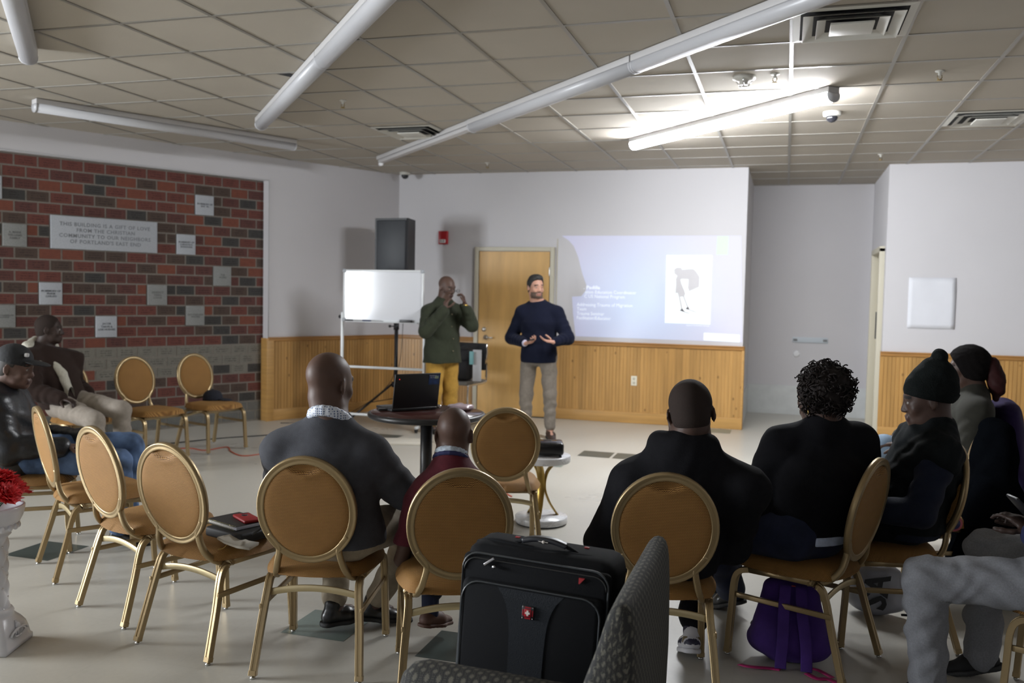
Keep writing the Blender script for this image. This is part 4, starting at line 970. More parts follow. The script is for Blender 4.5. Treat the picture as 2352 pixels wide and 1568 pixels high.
def person(label, J, skin, res=.007, build=1.0, head_s=1.0, mats_extra=None, eyes=True, bald=None, brows=(.01, .008, .007), lips=None, classify_hair=None, hands=True):
    """J: joints in world coordinates. Returns the body object (top level) and helpers"""
    J = {k: V(*v) if not isinstance(v, (int, float, dict)) else v for k, v in J.items()}
    pts = np.array([J[k] for k in J if isinstance(J[k], np.ndarray) and J[k].shape == (3,) and k not in ('hf', 'hu', 'bf', 'hdL', 'hdR', 'hnL', 'hnR')])
    lo, hi = pts.min(0) - .24, pts.max(0) + .24; lo[2] = max(lo[2], -.03)
    base = V(J['pelvis'][0], J['pelvis'][1], 0)
    HR = frame(J['hf'], J['hu'] if 'hu' in J else (0, 0, 1)); bf = unit(V(J['bf'][0], J['bf'][1], 0)); lat = V(bf[1], -bf[0], 0)
    v = Vol(lo, hi, res); g = build
    body_core(v, J, lat, 0, g)
    head_vol(v, J['head'], HR, head_s, J['neck'] + V(0, 0, .0))
    for sd, q in (('L', -1), ('R', 1)):
        v.cap(J['sh' + sd], J['el' + sd], .047 * g, .038 * g, k=.02); v.cap(J['el' + sd], J['wr' + sd], .038 * g, .026 * g, k=.01)
        if hands:
            dd = J.get('hd' + sd, unit(J['wr' + sd] - J['el' + sd])); nn = J.get('hn' + sd, V(0, 0, -1))
            hand_vol(v, J['wr' + sd], dd, nn, q, J.get('curl' + sd, {}).get('c', (.35, .5, .4)) if isinstance(J.get('curl' + sd), dict) else (.35, .5, .4), s=head_s * .98)
        v.cap(J['hp' + sd], J['kn' + sd], .078 * g, .054 * g, k=.03); v.cap(J['kn' + sd], J['an' + sd], .052 * g, .035 * g, k=.015)
        toe = J['to' + sd]; v.cap(J['an' + sd], J['an' + sd] * .55 + toe * .45 - V(0, 0, .01), .030, .020, k=.01)
    c, Rh = V(*J['head']), HR
    def cls(C):
        q = (C - c) @ Rh / head_s; x, y, z = q.T; m = np.zeros(len(C), int)
        m[(np.abs(x) < .024) & (y > .078) & (z < -.059) & (z > -.084)] = 1
        if brows is not None: m[(np.abs(np.abs(x) - .033) < .017) & (y > .06) & (np.abs(z - .024 + .15 * (np.abs(x) - .033) ** 1) < .0045)] = 2
        if classify_hair is not None: m[classify_hair(x, y, z) & (m == 0)] = 3
        return m
    ms = [skin, lips or lipm, mat('brow_hair', (.012, .009, .008), .8) if brows is not None else skin, mats_extra or skin]
    o = v.mesh('person', ms, None, base, classify=cls, smooth=1); o.location = tuple(base)
    o['label'] = label; o['category'] = 'person'
    if eyes:
        for q in (-1, 1):
            cc = c + Rh @ (V(q * .031, .0755, .001) * head_s) - base; e = MB(); RR = Matrix(Rh.tolist())
            e.ball((0, 0, 0), .0128 * head_s, R=RR); e.ball(tuple(Rh @ V(0, .0068, 0) * head_s), (.0062 * head_s, .0066 * head_s, .0062 * head_s), R=RR, mi=1)
            ob = e.build('eye', [eyew, iris], o); ob.location = tuple(cc)
    J['_'] = dict(base=base, HR=HR, lat=lat, lo=lo, hi=hi, bf=bf); return o, J
def body_core(v, J, lat, inf, g, k=.05, hips=True):
    P, C, N = J['pelvis'], J['chest'], J['neck']; W = P * .5 + C * .5 + J['_w'] if '_w' in J else P * .52 + C * .48
    i = inf
    if hips: v.ecap(P - V(0, 0, .02), W, (.150 * g + i, .105 * g + i), (.135 * g + i, .095 * g + i + J.get('belly', 0)), lat, k=k)
    v.ecap(W, C, (.135 * g + i, .095 * g + i + J.get('belly', 0)), (.160 * g + i, .110 * g + i), lat, k=k)
    sm = (J['shL'] + J['shR']) / 2
    v.ecap(C, sm * .6 + C * .4, (.160 * g + i, .110 * g + i), (.140 * g + i, .080 * g + i), lat, k=k)
    dn = V(0, 0, .012)
    v.cap(J['shL'] * .8 + sm * .2 - dn, J['shR'] * .8 + sm * .2 - dn, .050 * g + i, k=.04)
    for q in 'LR': v.cap(sm * .30 + N * .70 + (J['sh' + q] - sm) * .22 - dn * 1.6, J['sh' + q], .050 * g + i * .9, .046 * g + i, k=.035)
    pass
    v.cap(sm, N, .078 * g + i * .6, .058 + i * .3, k=.06)
def top_garment(name, o, J, m, inf=.016, g=1.0, res=.009, hemw=0, sleeves='LR', hem=None, collar=0, wr=.004, seed=1, bulk=0, extra=None, cuff=.0, smooth=1, wf=28, slk=.02, upto=.94, label=None):
    d = J['_']; v = Vol(d['lo'] - .02, d['hi'] + .02, res); P = J['pelvis']
    hips = hem is None or hem < P[2] + .12
    body_core(v, J, d['lat'], inf + bulk, g, hips=hips)
    if hem is not None and hem < P[2] + .02:
        v.ecap(V(P[0], P[1], hem), P, (.160 * g + inf + hemw, .115 * g + inf + hemw), (.155 * g + inf + hemw * .7, .112 * g + inf + hemw), d['lat'], k=.04)
    for sd in sleeves:
        e = J['el' + sd] + (J['wr' + sd] - J['el' + sd]) * upto
        v.cap(J['sh' + sd], J['el' + sd], .050 * g + inf + bulk, .042 * g + inf + bulk * .8, k=.03, fold=.003, fn=3)
        v.cap(J['el' + sd], e, .042 * g + inf + bulk * .8, .031 * g + inf * .8 + bulk * .5 + cuff, k=slk, fold=.003, fn=3)
    if extra: extra(v, J)
    # open the neck
    N = J['neck']; nd_ = unit(J['head'] - N); v.cut(N + nd_ * (collar + .075), V(.066, .066, .085), frame(np.cross(d['lat'], nd_) * -1, nd_), .006); v.plane(N + nd_ * (collar + .035), nd_)
    if hem is not None: v.plane(V(P[0], P[1], hem), V(0, 0, -1))
    ob = v.mesh(name, m, o, d['base'], wr=wr, seed=seed, smooth=smooth, wf=wf)
    if label: ob['label'] = label
    return ob
def trousers(o, J, m, inf=.014, g=1.0, res=.009, wr=.004, wf=28, seed=2, cuff=.05, flare=.0, name='trousers', top=.10, label=None):
    d = J['_']; v = Vol(d['lo'] - .02, d['hi'] + .02, res); P = J['pelvis']; u = unit(J['chest'] - P)
    v.ecap(P - u * .02, P + u * top, (.152 * g + inf * .6, .110 * g + inf * .6), (.140 * g + inf * .5, .100 * g + inf * .5), d['lat'], k=.04)
    for sd in 'LR':
        v.cap(J['hp' + sd], J['kn' + sd], .080 * g + inf, .058 * g + inf, k=.035, fold=.003, fn=3)
        a = J['an' + sd]; b = J['kn' + sd]; e = a + (b - a) * (cuff / max(np.linalg.norm(b - a), .01))
        v.cap(b, e, .058 * g + inf, .044 * g + inf + flare, k=.02, fold=.004, fn=4)
    ob = v.mesh(name, m, o, d['base'], wr=wr, seed=seed, wf=wf)
    if label: ob['label'] = label
    return ob
def shoe(o, J, sd, m, sole, s=1.0, sneaker=None, label=None):
    """upper and sole from ankle to toe"""
    d = J['_']; a, t = J['an' + sd], J['to' + sd]; f = unit(t - a) if 'ft' + sd not in J else unit(J['ft' + sd])
    upv = J.get('up' + sd, V(0, 0, 1)); R = frame(f, upv); heel = a - R @ V(0, .045, .055) * s
    lo = np.minimum(a, t) - .16; hi = np.maximum(a, t) + .16; v = Vol(lo, hi, .005); L = lambda x, y, z: heel + R @ (V(x, y, z) * s)
    v.ecap(L(0, .02, .03), L(0, .10, .032), (.034, .032), (.042, .034), R[:, 0], k=.02); v.ecap(L(0, .10, .028), L(0, .215, .02), (.044, .030), (.038, .018), R[:, 0], k=.03)
    v.cap(L(0, .035, .05), L(0, .04, .085), .034 * s, .036 * s, k=.02); v.plane(L(0, 0, .006), -R[:, 2])
    ob = v.mesh('shoe', m if not isinstance(m, (list, tuple)) else list(m), o, d['base'], classify=sneaker(R, heel, s) if sneaker else None)
    v = Vol(lo, hi, .005); v.ecap(L(0, .012, .004), L(0, .10, .004), (.037, .030), (.044, .03), R[:, 0], k=.02); v.ecap(L(0, .10, .004), L(0, .225, .004), (.047, .03), (.040, .02), R[:, 0], k=.03)
    v.plane(L(0, 0, .014), R[:, 2]); v.plane(L(0, 0, -.006), -R[:, 2]); so = v.mesh('sole', sole, ob, d['base']); 
    if label: ob['label'] = label
    return ob
def hair_cap(o, J, m, s=1.0, thick=.008, cutf=.058, cuty=-.35, low=-.04, wr=.0015, name='hair', extra=None, res=.005, kx=1.0):
    """hair that follows the skull, cut away from the face"""
    d = J['_']; R = d['HR']; c = J['head']; L = lambda x, y, z: c + R @ (V(x, y, z) * s); v = Vol(c - .2, c + .2, res)
    v.ell(L(0, -.014, .036), (V(.075, .096, .083) + thick) * s, R, 0); v.ell(L(0, -.035, -.02), (V(.066, .068, .062) + thick * .6) * s, R, .02)
    v.plane(L(0, cutf, .03), R @ V(0, 1, cuty)); v.plane(L(0, 0, low), R @ V(0, .9, -.5))
    if extra: extra(v, L, R)
    return v.mesh(name, m, o, d['base'], wr=wr, wf=120, smooth=1)
def collar_ring(o, J, m, r=.062, t=.012, h=.03, up=.0, name='collar', open_=0, tilt=.25, res=.005, k=.01, label=None):
    d = J['_']; N = J['neck']; nd_ = unit(J['head'] - N + V(0, 0, .05)); bf = d['bf']; lat = d['lat']; c = N + nd_ * up
    v = Vol(c - .16, c + .16, res); n = 20
    f2 = unit(bf - (bf @ nd_) * nd_); pts = []
    for i in range(n + 1):
        a = 2 * PI * i / n * (1 - open_) + PI * open_; q = -lat * 0 + f2 * math.cos(a + 0) + lat * math.sin(a)
        pts.append(c + q * r - nd_ * tilt * r * math.cos(a))
    for i in range(n):
        for z in np.arange(0, h + .001, .008): v.cap(pts[i] + nd_ * z, pts[i + 1] + nd_ * z, t, k=k)
    ob = v.mesh(name, m, o, d['base'])
    if label: ob['label'] = label
    return ob
def seated(cx, cy, fx_, fy_, head, lean=0, knees=.50, kw=.13, seat=.45, shw=.19, hf=None, feet=.0, kz=.50, side=0, **kw2):
    """default joints of someone sitting on a chair with centre cx,cy"""
    f = unit(V(fx_, fy_, 0)); l = V(f[1], -f[0], 0); C = V(cx, cy, 0) + l * side; up = V(0, 0, 1)
    P = C - f * .07 + up * (seat + .10); head = V(*head); neck = head - up * .135 - f * .045
    J = dict(pelvis=P, chest=P * .42 + neck * .58 - f * .02 - up * .05, neck=neck, head=head, hf=V(*(hf if hf is not None else f)), bf=f)
    s0 = neck - up * .135 - f * .0
    J['shL'] = s0 - l * shw; J['shR'] = s0 + l * shw
    J['elL'] = s0 - l * (shw + .07) - up * .25 + f * .06; J['elR'] = s0 + l * (shw + .07) - up * .25 + f * .06
    J['wrL'] = P - l * .14 + f * .27 + up * .10; J['wrR'] = P + l * .14 + f * .27 + up * .10
    J['hdL'] = unit(f + l * .3 - up * .1); J['hdR'] = unit(f - l * .3 - up * .1)
    for q, sd in ((-1, 'L'), (1, 'R')):
        J['hp' + sd] = P + l * q * .085 - up * .01; J['kn' + sd] = C + f * (knees - .03) + l * q * kw + up * kz
        J['an' + sd] = C + f * (knees - .05 + feet) + l * q * (kw + .01) + up * .085; J['to' + sd] = J['an' + sd] + f * .17 - up * .06
    J.update({k: V(*v) if isinstance(v, tuple) else v for k, v in kw2.items()})
    return J
# ---------------- the people ----------------
def clothm(name, col, **k):
    k.setdefault('spec', .08 if max(col) < .02 else .3); k.setdefault('noise', (40, .10)); k.setdefault('bump', .25); k.setdefault('bscale', 350); k.setdefault('sheen', .04)
    return mat(name, col, .85, **k)
sk_dark = skin_mat('skin_dark_brown', (.060, .032, .023)); sk_mid = skin_mat('skin_brown', (.098, .056, .042)); sk_deep = skin_mat('skin_deep_brown', (.034, .019, .015)); sk_light = skin_mat('skin_tan', (.42, .225, .16))
blackshoe = mat('black_leather_shoe', (.012, .012, .013), .3); solem = mat('black_sole', (.02, .02, .02), .7)
# bald man in charcoal sweater
J = seated(-1.70, 3.26, -.16, .985, (-1.735, 3.20, 1.135), shw=.185, hf=(.22, .95, -.12), kw=.14, knees=.46,
   neck=(-1.715, 3.165, 1.0), anL=(-1.87, 3.50, .09), toL=(-1.77, 3.66, .09), anR=(-1.74, 3.62, .085), toR=(-1.60, 3.74, .055), elR=(-1.44, 3.28, .70), elL=(-2.02, 3.30, .72), knR=(-1.50, 3.66, .51), knL=(-1.92, 3.68, .51))
o, J = person('bald man in a charcoal sweater with a patterned shirt collar, seated back to the camera', J, sk_mid, head_s=1.05)
swm = clothm('charcoal_knit', (.048, .050, .060))
top_garment('sweater', o, J, swm, inf=.018, bulk=.008, hem=.50, g=1.05, collar=-.015, wr=.003)
khaki = clothm('khaki_cotton', (.33, .275, .20)); trousers(o, J, khaki, inf=.014, cuff=.06)
colm = bpy.data.materials.new('dotted_shirt'); colm.use_nodes = True; nt = colm.node_tree; tc = nd(nt, 'ShaderNodeTexCoord'); vo = nd(nt, 'ShaderNodeTexVoronoi'); vo.inputs['Scale'].default_value = 110; vo.inputs['Randomness'].default_value = .15
nt.links.new(tc.outputs['Object'], vo.inputs['Vector']); nt.links.new(mixc(nt, mathn(nt, 'LESS_THAN', vo.outputs['Distance'], .36), (.62, .66, .74), (.10, .14, .26)), nt.nodes['Principled BSDF'].inputs['Base Color'])
collar_ring(o, J, colm, r=.077, t=.009, h=.030, up=-.020, tilt=.42, label='white collar with small blue dots')
shoe(o, J, 'L', blackshoe, solem); shoe(o, J, 'R', blackshoe, solem)
# boy in maroon sweater
J = seated(-1.22, 3.26, -.25, .95, (-1.243, 3.31, .948), shw=.135, hf=(-.30, .95, -.02), kw=.09, knees=.34, seat=.45,
   neck=(-1.243, 3.28, .862), kz=.47, anL=(-1.41, 3.50, .13), toL=(-1.39, 3.63, .10), anR=(-1.24, 3.62, .09), toR=(-1.23, 3.75, .05))
J['chest'] = J['pelvis'] * .45 + J['neck'] * .55
o, J = person('small boy in a maroon sweater with light checked collar, seated back to the camera', J, sk_mid, head_s=.90, build=.80)
mar = clothm('maroon_knit', (.095, .012, .022)); top_garment('sweater', o, J, mar, inf=.014, g=.80, hem=.50, collar=-.005)
trousers(o, J, clothm('dark_navy_cotton', (.012, .014, .024)), g=.75, inf=.012, cuff=.1); 
collar_ring(o, J, mat('navy_trim', (.02, .025, .10), .8), r=.064, t=.008, h=.0, up=-.008, tilt=.3, name='neck_trim'); collar_ring(o, J, mat('pale_check', (.50, .58, .68), .8, noise=(60, .3)), r=.056, t=.007, h=.022, up=.0, tilt=.3, label='pale blue checked collar')
bsh = mat('brown_leather', (.10, .045, .028), .6); shoe(o, J, 'L', bsh, bsh, .82); shoe(o, J, 'R', bsh, bsh, .82)
v = Vol(J['anL'] - .12, J['anL'] + .14, .005); v.cap(J['anL'] + V(0, 0, .0), J['anL'] + V(-.0, .0, .08), .036, .038); v.mesh('sock', mat('navy_sock', (.015, .02, .05), .9), o, J['_']['base'])
# man in the black hoodie
J = seated(-.42, 3.53, -.12, .99, (-.330, 3.44, 1.066), shw=.205, hf=(-.02, .95, -.22), hu=(-.12, .2, 1), kw=.16, knees=.48,
   neck=(-.352, 3.43, .935), elL=(-.660, 3.49, .53), elR=(-.175, 3.54, .55), chest=(-.39, 3.455, .76), anR=(-.33, 3.74, .085), toR=(-.36, 3.90, .03), anL=(-.62, 3.9, .085))
o, J = person('man in a black hoodie with close-cropped hair, seated back to the camera', J, sk_dark, head_s=1.06)
blk_knit = clothm('black_fleece', (.010, .010, .012), sheen=.0)
def hood(v, J):
    N = J['neck']; l = J['_']['lat']; f = J['_']['bf']
    v.ell(N - f * .065 - V(0, 0, .03), (.150, .075, .085), frame(f), .03); v.ell(N - f * .05 + V(0, 0, .02), (.118, .075, .050), frame(f), .02)
    v.cap(N - f * .06 + V(0, 0, .03) - l * .06, N - f * .06 + V(0, 0, .03) + l * .06, .032, k=.03); v.cap(N - f * .04 + V(0, 0, .03) + l * .095, N + f * .05 - V(0, 0, .01) + l * .08, .028, k=.03); v.cap(N - f * .04 + V(0, 0, .03) - l * .095, N + f * .05 - V(0, 0, .01) - l * .08, .028, k=.03)
top_garment('hoodie', o, J, blk_knit, inf=.022, bulk=.016, hem=.45, g=1.04, collar=.045, extra=hood, wr=.005)
trousers(o, J, clothm('black_denim', (.009, .009, .012)), inf=.018, cuff=.08)
wsh = mat('white_sneaker', (.62, .62, .66), .5); nsh = mat('navy_panel', (.02, .02, .05), .5); gsh = mat('tan_panel', (.16, .12, .05), .6)
def sneak(R, heel, s):
    def f(C):
        q = (C - heel) @ R / s; m = np.zeros(len(C), int); a = np.sin(q[:, 1] * 75 + q[:, 2] * 60); m[(q[:, 2] > .03) & (a > .35)] = 1; m[(q[:, 2] > .035) & (q[:, 2] < .06) & (a < -.5)] = 2; return m
    return f
shoe(o, J, 'R', (wsh, nsh, gsh), wsh, sneaker=sneak, label='white sneaker with navy and tan panels'); shoe(o, J, 'L', (wsh, nsh, gsh), wsh, sneaker=sneak)
hair_cap(o, J, mat('cropped_black_hair', (.024, .0155, .0125), .85, spec=.25, bump=.3, bscale=500), s=1.06, thick=.0025, cutf=.045, low=-.055, wr=0)
collar_ring(o, J, mat('white_tee', (.5, .49, .45), .8), r=.060, t=.006, h=.010, up=.048, tilt=.0, name='shirt_collar')
# woman with curly hair
J = seated(.10, 3.95, -.62, .78, (.150, 3.96, 1.105), shw=.17, hf=(-.75, .65, -.1), kw=.12, knees=.48,
   neck=(.175, 3.93, .985), elL=(-.10, 3.88, .62), shL=(.00, 3.90, .885), shR=(.315, 4.04, .905), elR=(.36, 4.22, .68), hpL=(.06, 3.82, .54), hpR=(.17, 4.0, .54), pelvis=(.12, 3.92, .55), knL=(-.30, 3.98, .50), knR=(-.20, 4.25, .50), anL=(-.20, 4.35, .10), toL=(-.30, 4.42, .05), anR=(-.24, 4.55, .085), toR=(-.38, 4.62, .03))
o, J = person('woman with curly black hair, hoop earring and black jacket, seated back to the camera', J, sk_dark)
def curl_bits(v, L, R): pass
top_garment('jacket', o, J, clothm('black_wool', (.008, .008, .010), sheen=0), inf=.022, bulk=.012, hem=.53, g=1.0, collar=.060, wr=.005, seed=4)
trousers(o, J, clothm('dark_indigo_denim', (.012, .017, .042), noise=(12, .35)), inf=.02, cuff=.04, g=1.08)
v = Vol(J['pelvis'] - .3, J['pelvis'] + .3, .007); P = J['pelvis']; v.ecap(P - V(0, 0, .05), P + V(0, 0, .06), (.196, .156), (.19, .150), J['_']['lat'], k=0); v.plane(P - V(0, 0, .040), V(0, 0, -1)); v.plane(P + V(0, 0, .0), V(0, 0, 1)); v.mesh('shirt_hem', mat('pale_blue_shirt', (.52, .60, .78), .8, noise=(14, .35)), o, J['_']['base'])
hm = mat('curly_black_hair', (.012, .008, .007), .7, spec=.25)
hb = MB(); HR_ = J['_']['HR']; hc = J['head']; cr_ = random.Random(3); Rm = Matrix(HR_.tolist()); b_ = J['_']['base']
v = Vol(hc - .2, hc + .2, .006); v.ell(hc + HR_ @ V(0, -.03, .022), (.108, .105, .112), HR_, 0); v.cut(hc + HR_ @ V(0, .13, -.03), (.075, .08, .11), HR_, .02); hair = v.mesh('hair', hm, o, b_, wr=.005, wf=90)
for i in range(620):
    th = cr_.uniform(0, 2 * PI); z = cr_.uniform(-1, 1); rr = math.sqrt(1 - z * z); dr = V(rr * math.cos(th), rr * math.sin(th), z)
    if dr[1] > .55 and -.9 < z < .45: continue
    p = hc + HR_ @ (V(0, -.03, .022) + dr * V(.110, .107, .115) * cr_.uniform(.93, 1.04)) - b_
    ax = Vector(cr_.gauss(0, 1) for _ in range(3)) if False else Vector((cr_.gauss(0, 1), cr_.gauss(0, 1), cr_.gauss(0, 1))).normalized(); e1 = ax.orthogonal().normalized(); e2 = ax.cross(e1); R0 = cr_.uniform(.008, .014)
    pts = [Vector(p) + e1 * R0 * math.cos(t * .8) + e2 * R0 * math.sin(t * .8) + ax * (.0032 * t) for t in range(0, 9)]
    hb.tube(pts, .0028, 4)
hb.build('hair_curls', hm, hair)
er = J['head'] + HR_ @ V(-.083, -.005, -.055) - b_; q = MB(); q.tube([Vector(er) + Vector((.0, .022 * math.cos(2 * PI * i / 16), .022 * math.sin(2 * PI * i / 16))) for i in range(16)], .0025, 6, closed=True); q.build('hoop_earring', mat('gold_jewellery', (.8, .55, .2), .2, metal=1), o)
shoe(o, J, 'L', blackshoe, solem); shoe(o, J, 'R', blackshoe, solem)
# person in the pom-pom hat
J = seated(.49, 4.33, -.96, .10, (.612, 4.30, 1.075), shw=.18, hf=(-.98, -.02, -.14), kw=.13, knees=.47, neck=(.655, 4.30, .955),
   chest=(.62, 4.33, .78), shL=(.645, 4.13, .86), shR=(.60, 4.50, .87), elL=(.57, 4.07, .62), wrL=(.33, 4.16, .60))
o, J = person('person in a black pom-pom knit hat and padded vest over navy sleeves, in profile', J, sk_dark, head_s=1.02)
top_garment('navy_shirt', o, J, clothm('dark_navy_jersey', (.010, .014, .030), sheen=0), inf=.016, bulk=.008, hem=.47, collar=-.02, seed=6)
def vest_x(v, J):
    N = J['neck']; v.cap(N + V(-.07, -.06, -.045), N + V(-.07, .06, -.045), .034, k=.03)
top_garment('padded_vest', o, J, clothm('black_padded_nylon', (.010, .012, .013), sheen=0), inf=.034, bulk=.012, sleeves='', hem=.50, collar=.02, wr=.007, wf=45, seed=7, extra=vest_x)
trousers(o, J, clothm('black_cotton_trousers', (.010, .010, .012)), inf=.014)
HRh = J['_']['HR']; hc = J['head']; v = Vol(hc - .22, hc + .24, .005); L = lambda x, y, z: hc + HRh @ V(x, y, z)
v.ell(L(0, -.022, .050), (.094, .114, .100), HRh, 0); v.ell(L(0, -.045, .098), (.074, .082, .090), HRh, .03); v.plane(L(0, .02, .020), HRh @ V(0, .32, -1)); v.ell(L(0, -.070, .186), (.036, .036, .036), HRh, .004)
hat = v.mesh('knit_hat', clothm('black_knit', (.009, .011, .011), bump=.6, bscale=200, sheen=0), o, J['_']['base'], wr=.002, wf=70)
v = Vol(hc - .22, hc + .2, .005); v.ell(L(0, -.022, .030), (.0965, .1165, .075), HRh, 0); v.plane(L(0, .02, .014), HRh @ V(0, .32, -1)); v.plane(L(0, .02, .064), HRh @ V(0, -.32, 1)); v.mesh('hat_cuff', MATS['black_knit'], hat, J['_']['base'], wr=.001)
shoe(o, J, 'L', blackshoe, solem); shoe(o, J, 'R', blackshoe, solem)
# woman in the olive jacket
J = seated(.90, 5.95, -.96, .0, (1.06, 5.95, 1.115), shw=.18, hf=(-.98, .15, -.05), kw=.11, knees=.45, neck=(1.105, 5.95, .98), chest=(1.07, 5.95, .80), knL=(.60, 5.88, .62), knR=(.55, 6.05, .52), anL=(.42, 5.95, .30), toL=(.28, 5.93, .26), anR=(.50, 6.05, .085), toR=(.33, 6.05, .03), shL=(1.09, 5.77, .87), shR=(1.07, 6.13, .88))
o, J = person('woman in an olive jacket with a dark red ponytail, in profile', J, sk_dark)
top_garment('jacket', o, J, clothm('olive_cotton', (.020, .0195, .014)), inf=.022, bulk=.014, hem=.48, collar=.03, wr=.006, seed=8)
trousers(o, J, clothm('light_blue_denim', (.22, .30, .40)), inf=.012)
hair_cap(o, J, mat('straight_black_hair', (.005, .004, .004), .9, spec=.1), thick=.026, cutf=.066, cuty=-.5, low=-.085)
HRh = J['_']['HR']; hc = J['head']; v = Vol(hc - .26, hc + .2, .006); L = lambda x, y, z: hc + HRh @ V(x, y, z)
v.ecap(L(0, -.125, .02), L(0, -.165, -.10), (.05, .050), (.055, .055), HRh[:, 0], k=.02); v.cap(L(0, -.165, -.10), L(0, -.15, -.18), .036, .02, k=.03); v.mesh('ponytail', mat('dark_red_hair', (.026, .005, .005), .7, spec=.2), o, J['_']['base'], wr=.003, wf=80)
shoe(o, J, 'L', blackshoe, solem); shoe(o, J, 'R', blackshoe, solem)
# man in the leather jacket and cap
J = seated(-4.13, 4.05, .80, .60, (-4.155, 4.0, 1.035), shw=.19, hf=(.93, .36, -.12), kw=.13, knees=.50, neck=(-4.235, 3.97, .915), chest=(-4.23, 3.97, .76), shR=(-4.14, 3.84, .83), shL=(-4.33, 4.14, .83), elR=(-4.05, 3.84, .60), elL=(-4.26, 4.28, .60),
   wrR=(-3.86, 4.05, .60), wrL=(-3.92, 4.28, .60), knR=(-3.66, 4.24, .49), knL=(-3.76, 4.46, .55), anR=(-3.64, 4.24, .09), anL=(-3.78, 4.45, .09))
J['toR'] = J['anR'] + V(.13, .10, -.05); J['toL'] = J['anL'] + V(.13, .10, -.05)
o, J = person('man in a black leather jacket, black cap and jeans, in profile at the left edge', J, skin_mat('skin_medium_brown', (.13, .075, .058)), head_s=.98)
lea = mat('black_leather', (.010, .011, .014), .36, bump=.15, bscale=90)
top_garment('leather_jacket', o, J, lea, inf=.024, bulk=.014, hem=.43, collar=.03, wr=.009, seed=9, wf=22)
jean = clothm('washed_blue_denim', (.085, .14, .26), noise=(11, .55)); trousers(o, J, jean, inf=.018, cuff=.03, wr=.006, wf=40)
def cap_hat(o, J, m, s=1.0, name='cap'):
    R = J['_']['HR']; c = J['head']; L = lambda x, y, z: c + R @ (V(x, y, z) * s); v = Vol(c - .22, c + .24, .005)
    v.ell(L(0, -.012, .045), (.084 * s, .104 * s, .092 * s), R, 0); v.plane(L(0, 0, .030), R @ V(0, -.15, -1))
    h = v.mesh(name, m, o, J['_']['base']); v = Vol(c - .1, c + .26, .0045); v.ell(L(0, .115, .042), (.070 * s, .075 * s, .010 * s), R @ np.array([[1, 0, 0], [0, .99, .12], [0, -.12, .99]]), 0); v.mesh('cap_brim', m, h, J['_']['base'])
    return h
capm = mat('black_cap_cotton', (.010, .011, .013), .8, bump=.2); h = cap_hat(o, J, capm)
R = J['_']['HR']; q = MB(); cc = J['head'] + R @ V(.045, .075, .085) - J['_']['base']; q.box(tuple(cc), (.022, .022, .022), Matrix(R.tolist()), bev=.006); q.build('cap_emblem', mat('emblem_white', (.5, .5, .5), .6), h)
hair_cap(o, J, mat('short_dark_hair', (.02, .015, .012), .6), s=.98, thick=.003, cutf=.03, low=-.06, wr=0)
shoe(o, J, 'L', blackshoe, solem); shoe(o, J, 'R', blackshoe, solem)
# man in brown shearling jacket
J = seated(-5.52, 5.95, .93, -.20, (-5.80, 5.93, 1.140), shw=.19, hf=(.80, .55, .02), kw=.14, knees=.45, neck=(-5.835, 5.90, .995), chest=(-5.78, 5.93, .79), pelvis=(-5.68, 5.95, .545), shR=(-5.80, 5.72, .90), shL=(-5.74, 6.10, .90), elR=(-5.72, 5.66, .66), elL=(-5.82, 6.20, .66), wrR=(-5.50, 5.74, .60), wrL=(-5.62, 6.16, .60),
   hpR=(-5.62, 5.86, .52), hpL=(-5.60, 6.03, .54), knR=(-5.16, 5.72, .45), knL=(-5.13, 5.98, .505), anR=(-5.12, 5.70, .09), anL=(-5.10, 5.97, .09), toR=(-4.97, 5.67, .04), toL=(-4.95, 5.93, .04))
o, J = person('man in a dark brown shearling jacket with cream collar, looking away by the brick wall', J, sk_deep)
brn = clothm('dark_brown_suede', (.020, .009, .006)); top_garment('shearling_jacket', o, J, brn, inf=.026, bulk=.016, hem=.50, collar=-.005, seed=10)
crm = clothm('cream_fleece', (.50, .48, .41), bump=.6, bscale=120)
d_ = J['_']; N = J['neck']; f, l = d_['bf'], d_['lat']; v = Vol(N - .5, N + .25, .006)
v.cap(N - f * .10 + V(0, 0, .055), N + l * .13 + f * .0 + V(0, 0, .005), .034, .044, k=.02); v.cap(N + l * .13 + f * .0 + V(0, 0, .005), N + f * .15 + l * .145 - V(0, 0, .12), .048, .034, k=.02)
v.cap(N - f * .075 + V(0, 0, .045), N - l * .10, .026, .030, k=.02); v.cap(N - l * .10, N + f * .115 - l * .04 - V(0, 0, .10), .030, .024, k=.02); v.mesh('fleece_collar', crm, o, d_['base'], wr=.003, wf=60)
v = Vol(N - .6, N + .3, .006); v.cap(N + f * .135 + l * .03 - V(0, 0, .09), J['chest'] + f * .165 + l * .02, .034, .034, k=.02); v.cap(J['chest'] + f * .165 + l * .02, J['pelvis'] + f * .165 + l * .03 + V(0, 0, .03), .034, .036, k=.02); v.mesh('fleece_placket', crm, o, d_['base'], wr=.003, wf=60)
v = Vol(N - .2, N + .2, .006); v.cap(N + f * .065 - l * .04 - V(0, 0, .02), N + f * .07 + l * .035 - V(0, 0, .03), .028, k=.02); v.mesh('purple_shirt', mat('purple_cotton', (.07, .015, .18), .8), o, d_['base'])
trousers(o, J, clothm('grey_beige_cotton', (.26, .225, .19)), inf=.016, wr=.005)
hair_cap(o, J, MATS['cropped_black_hair'], thick=.0025, cutf=.05, low=-.055, wr=0)
shoe(o, J, 'L', blackshoe, solem); shoe(o, J, 'R', blackshoe, solem)
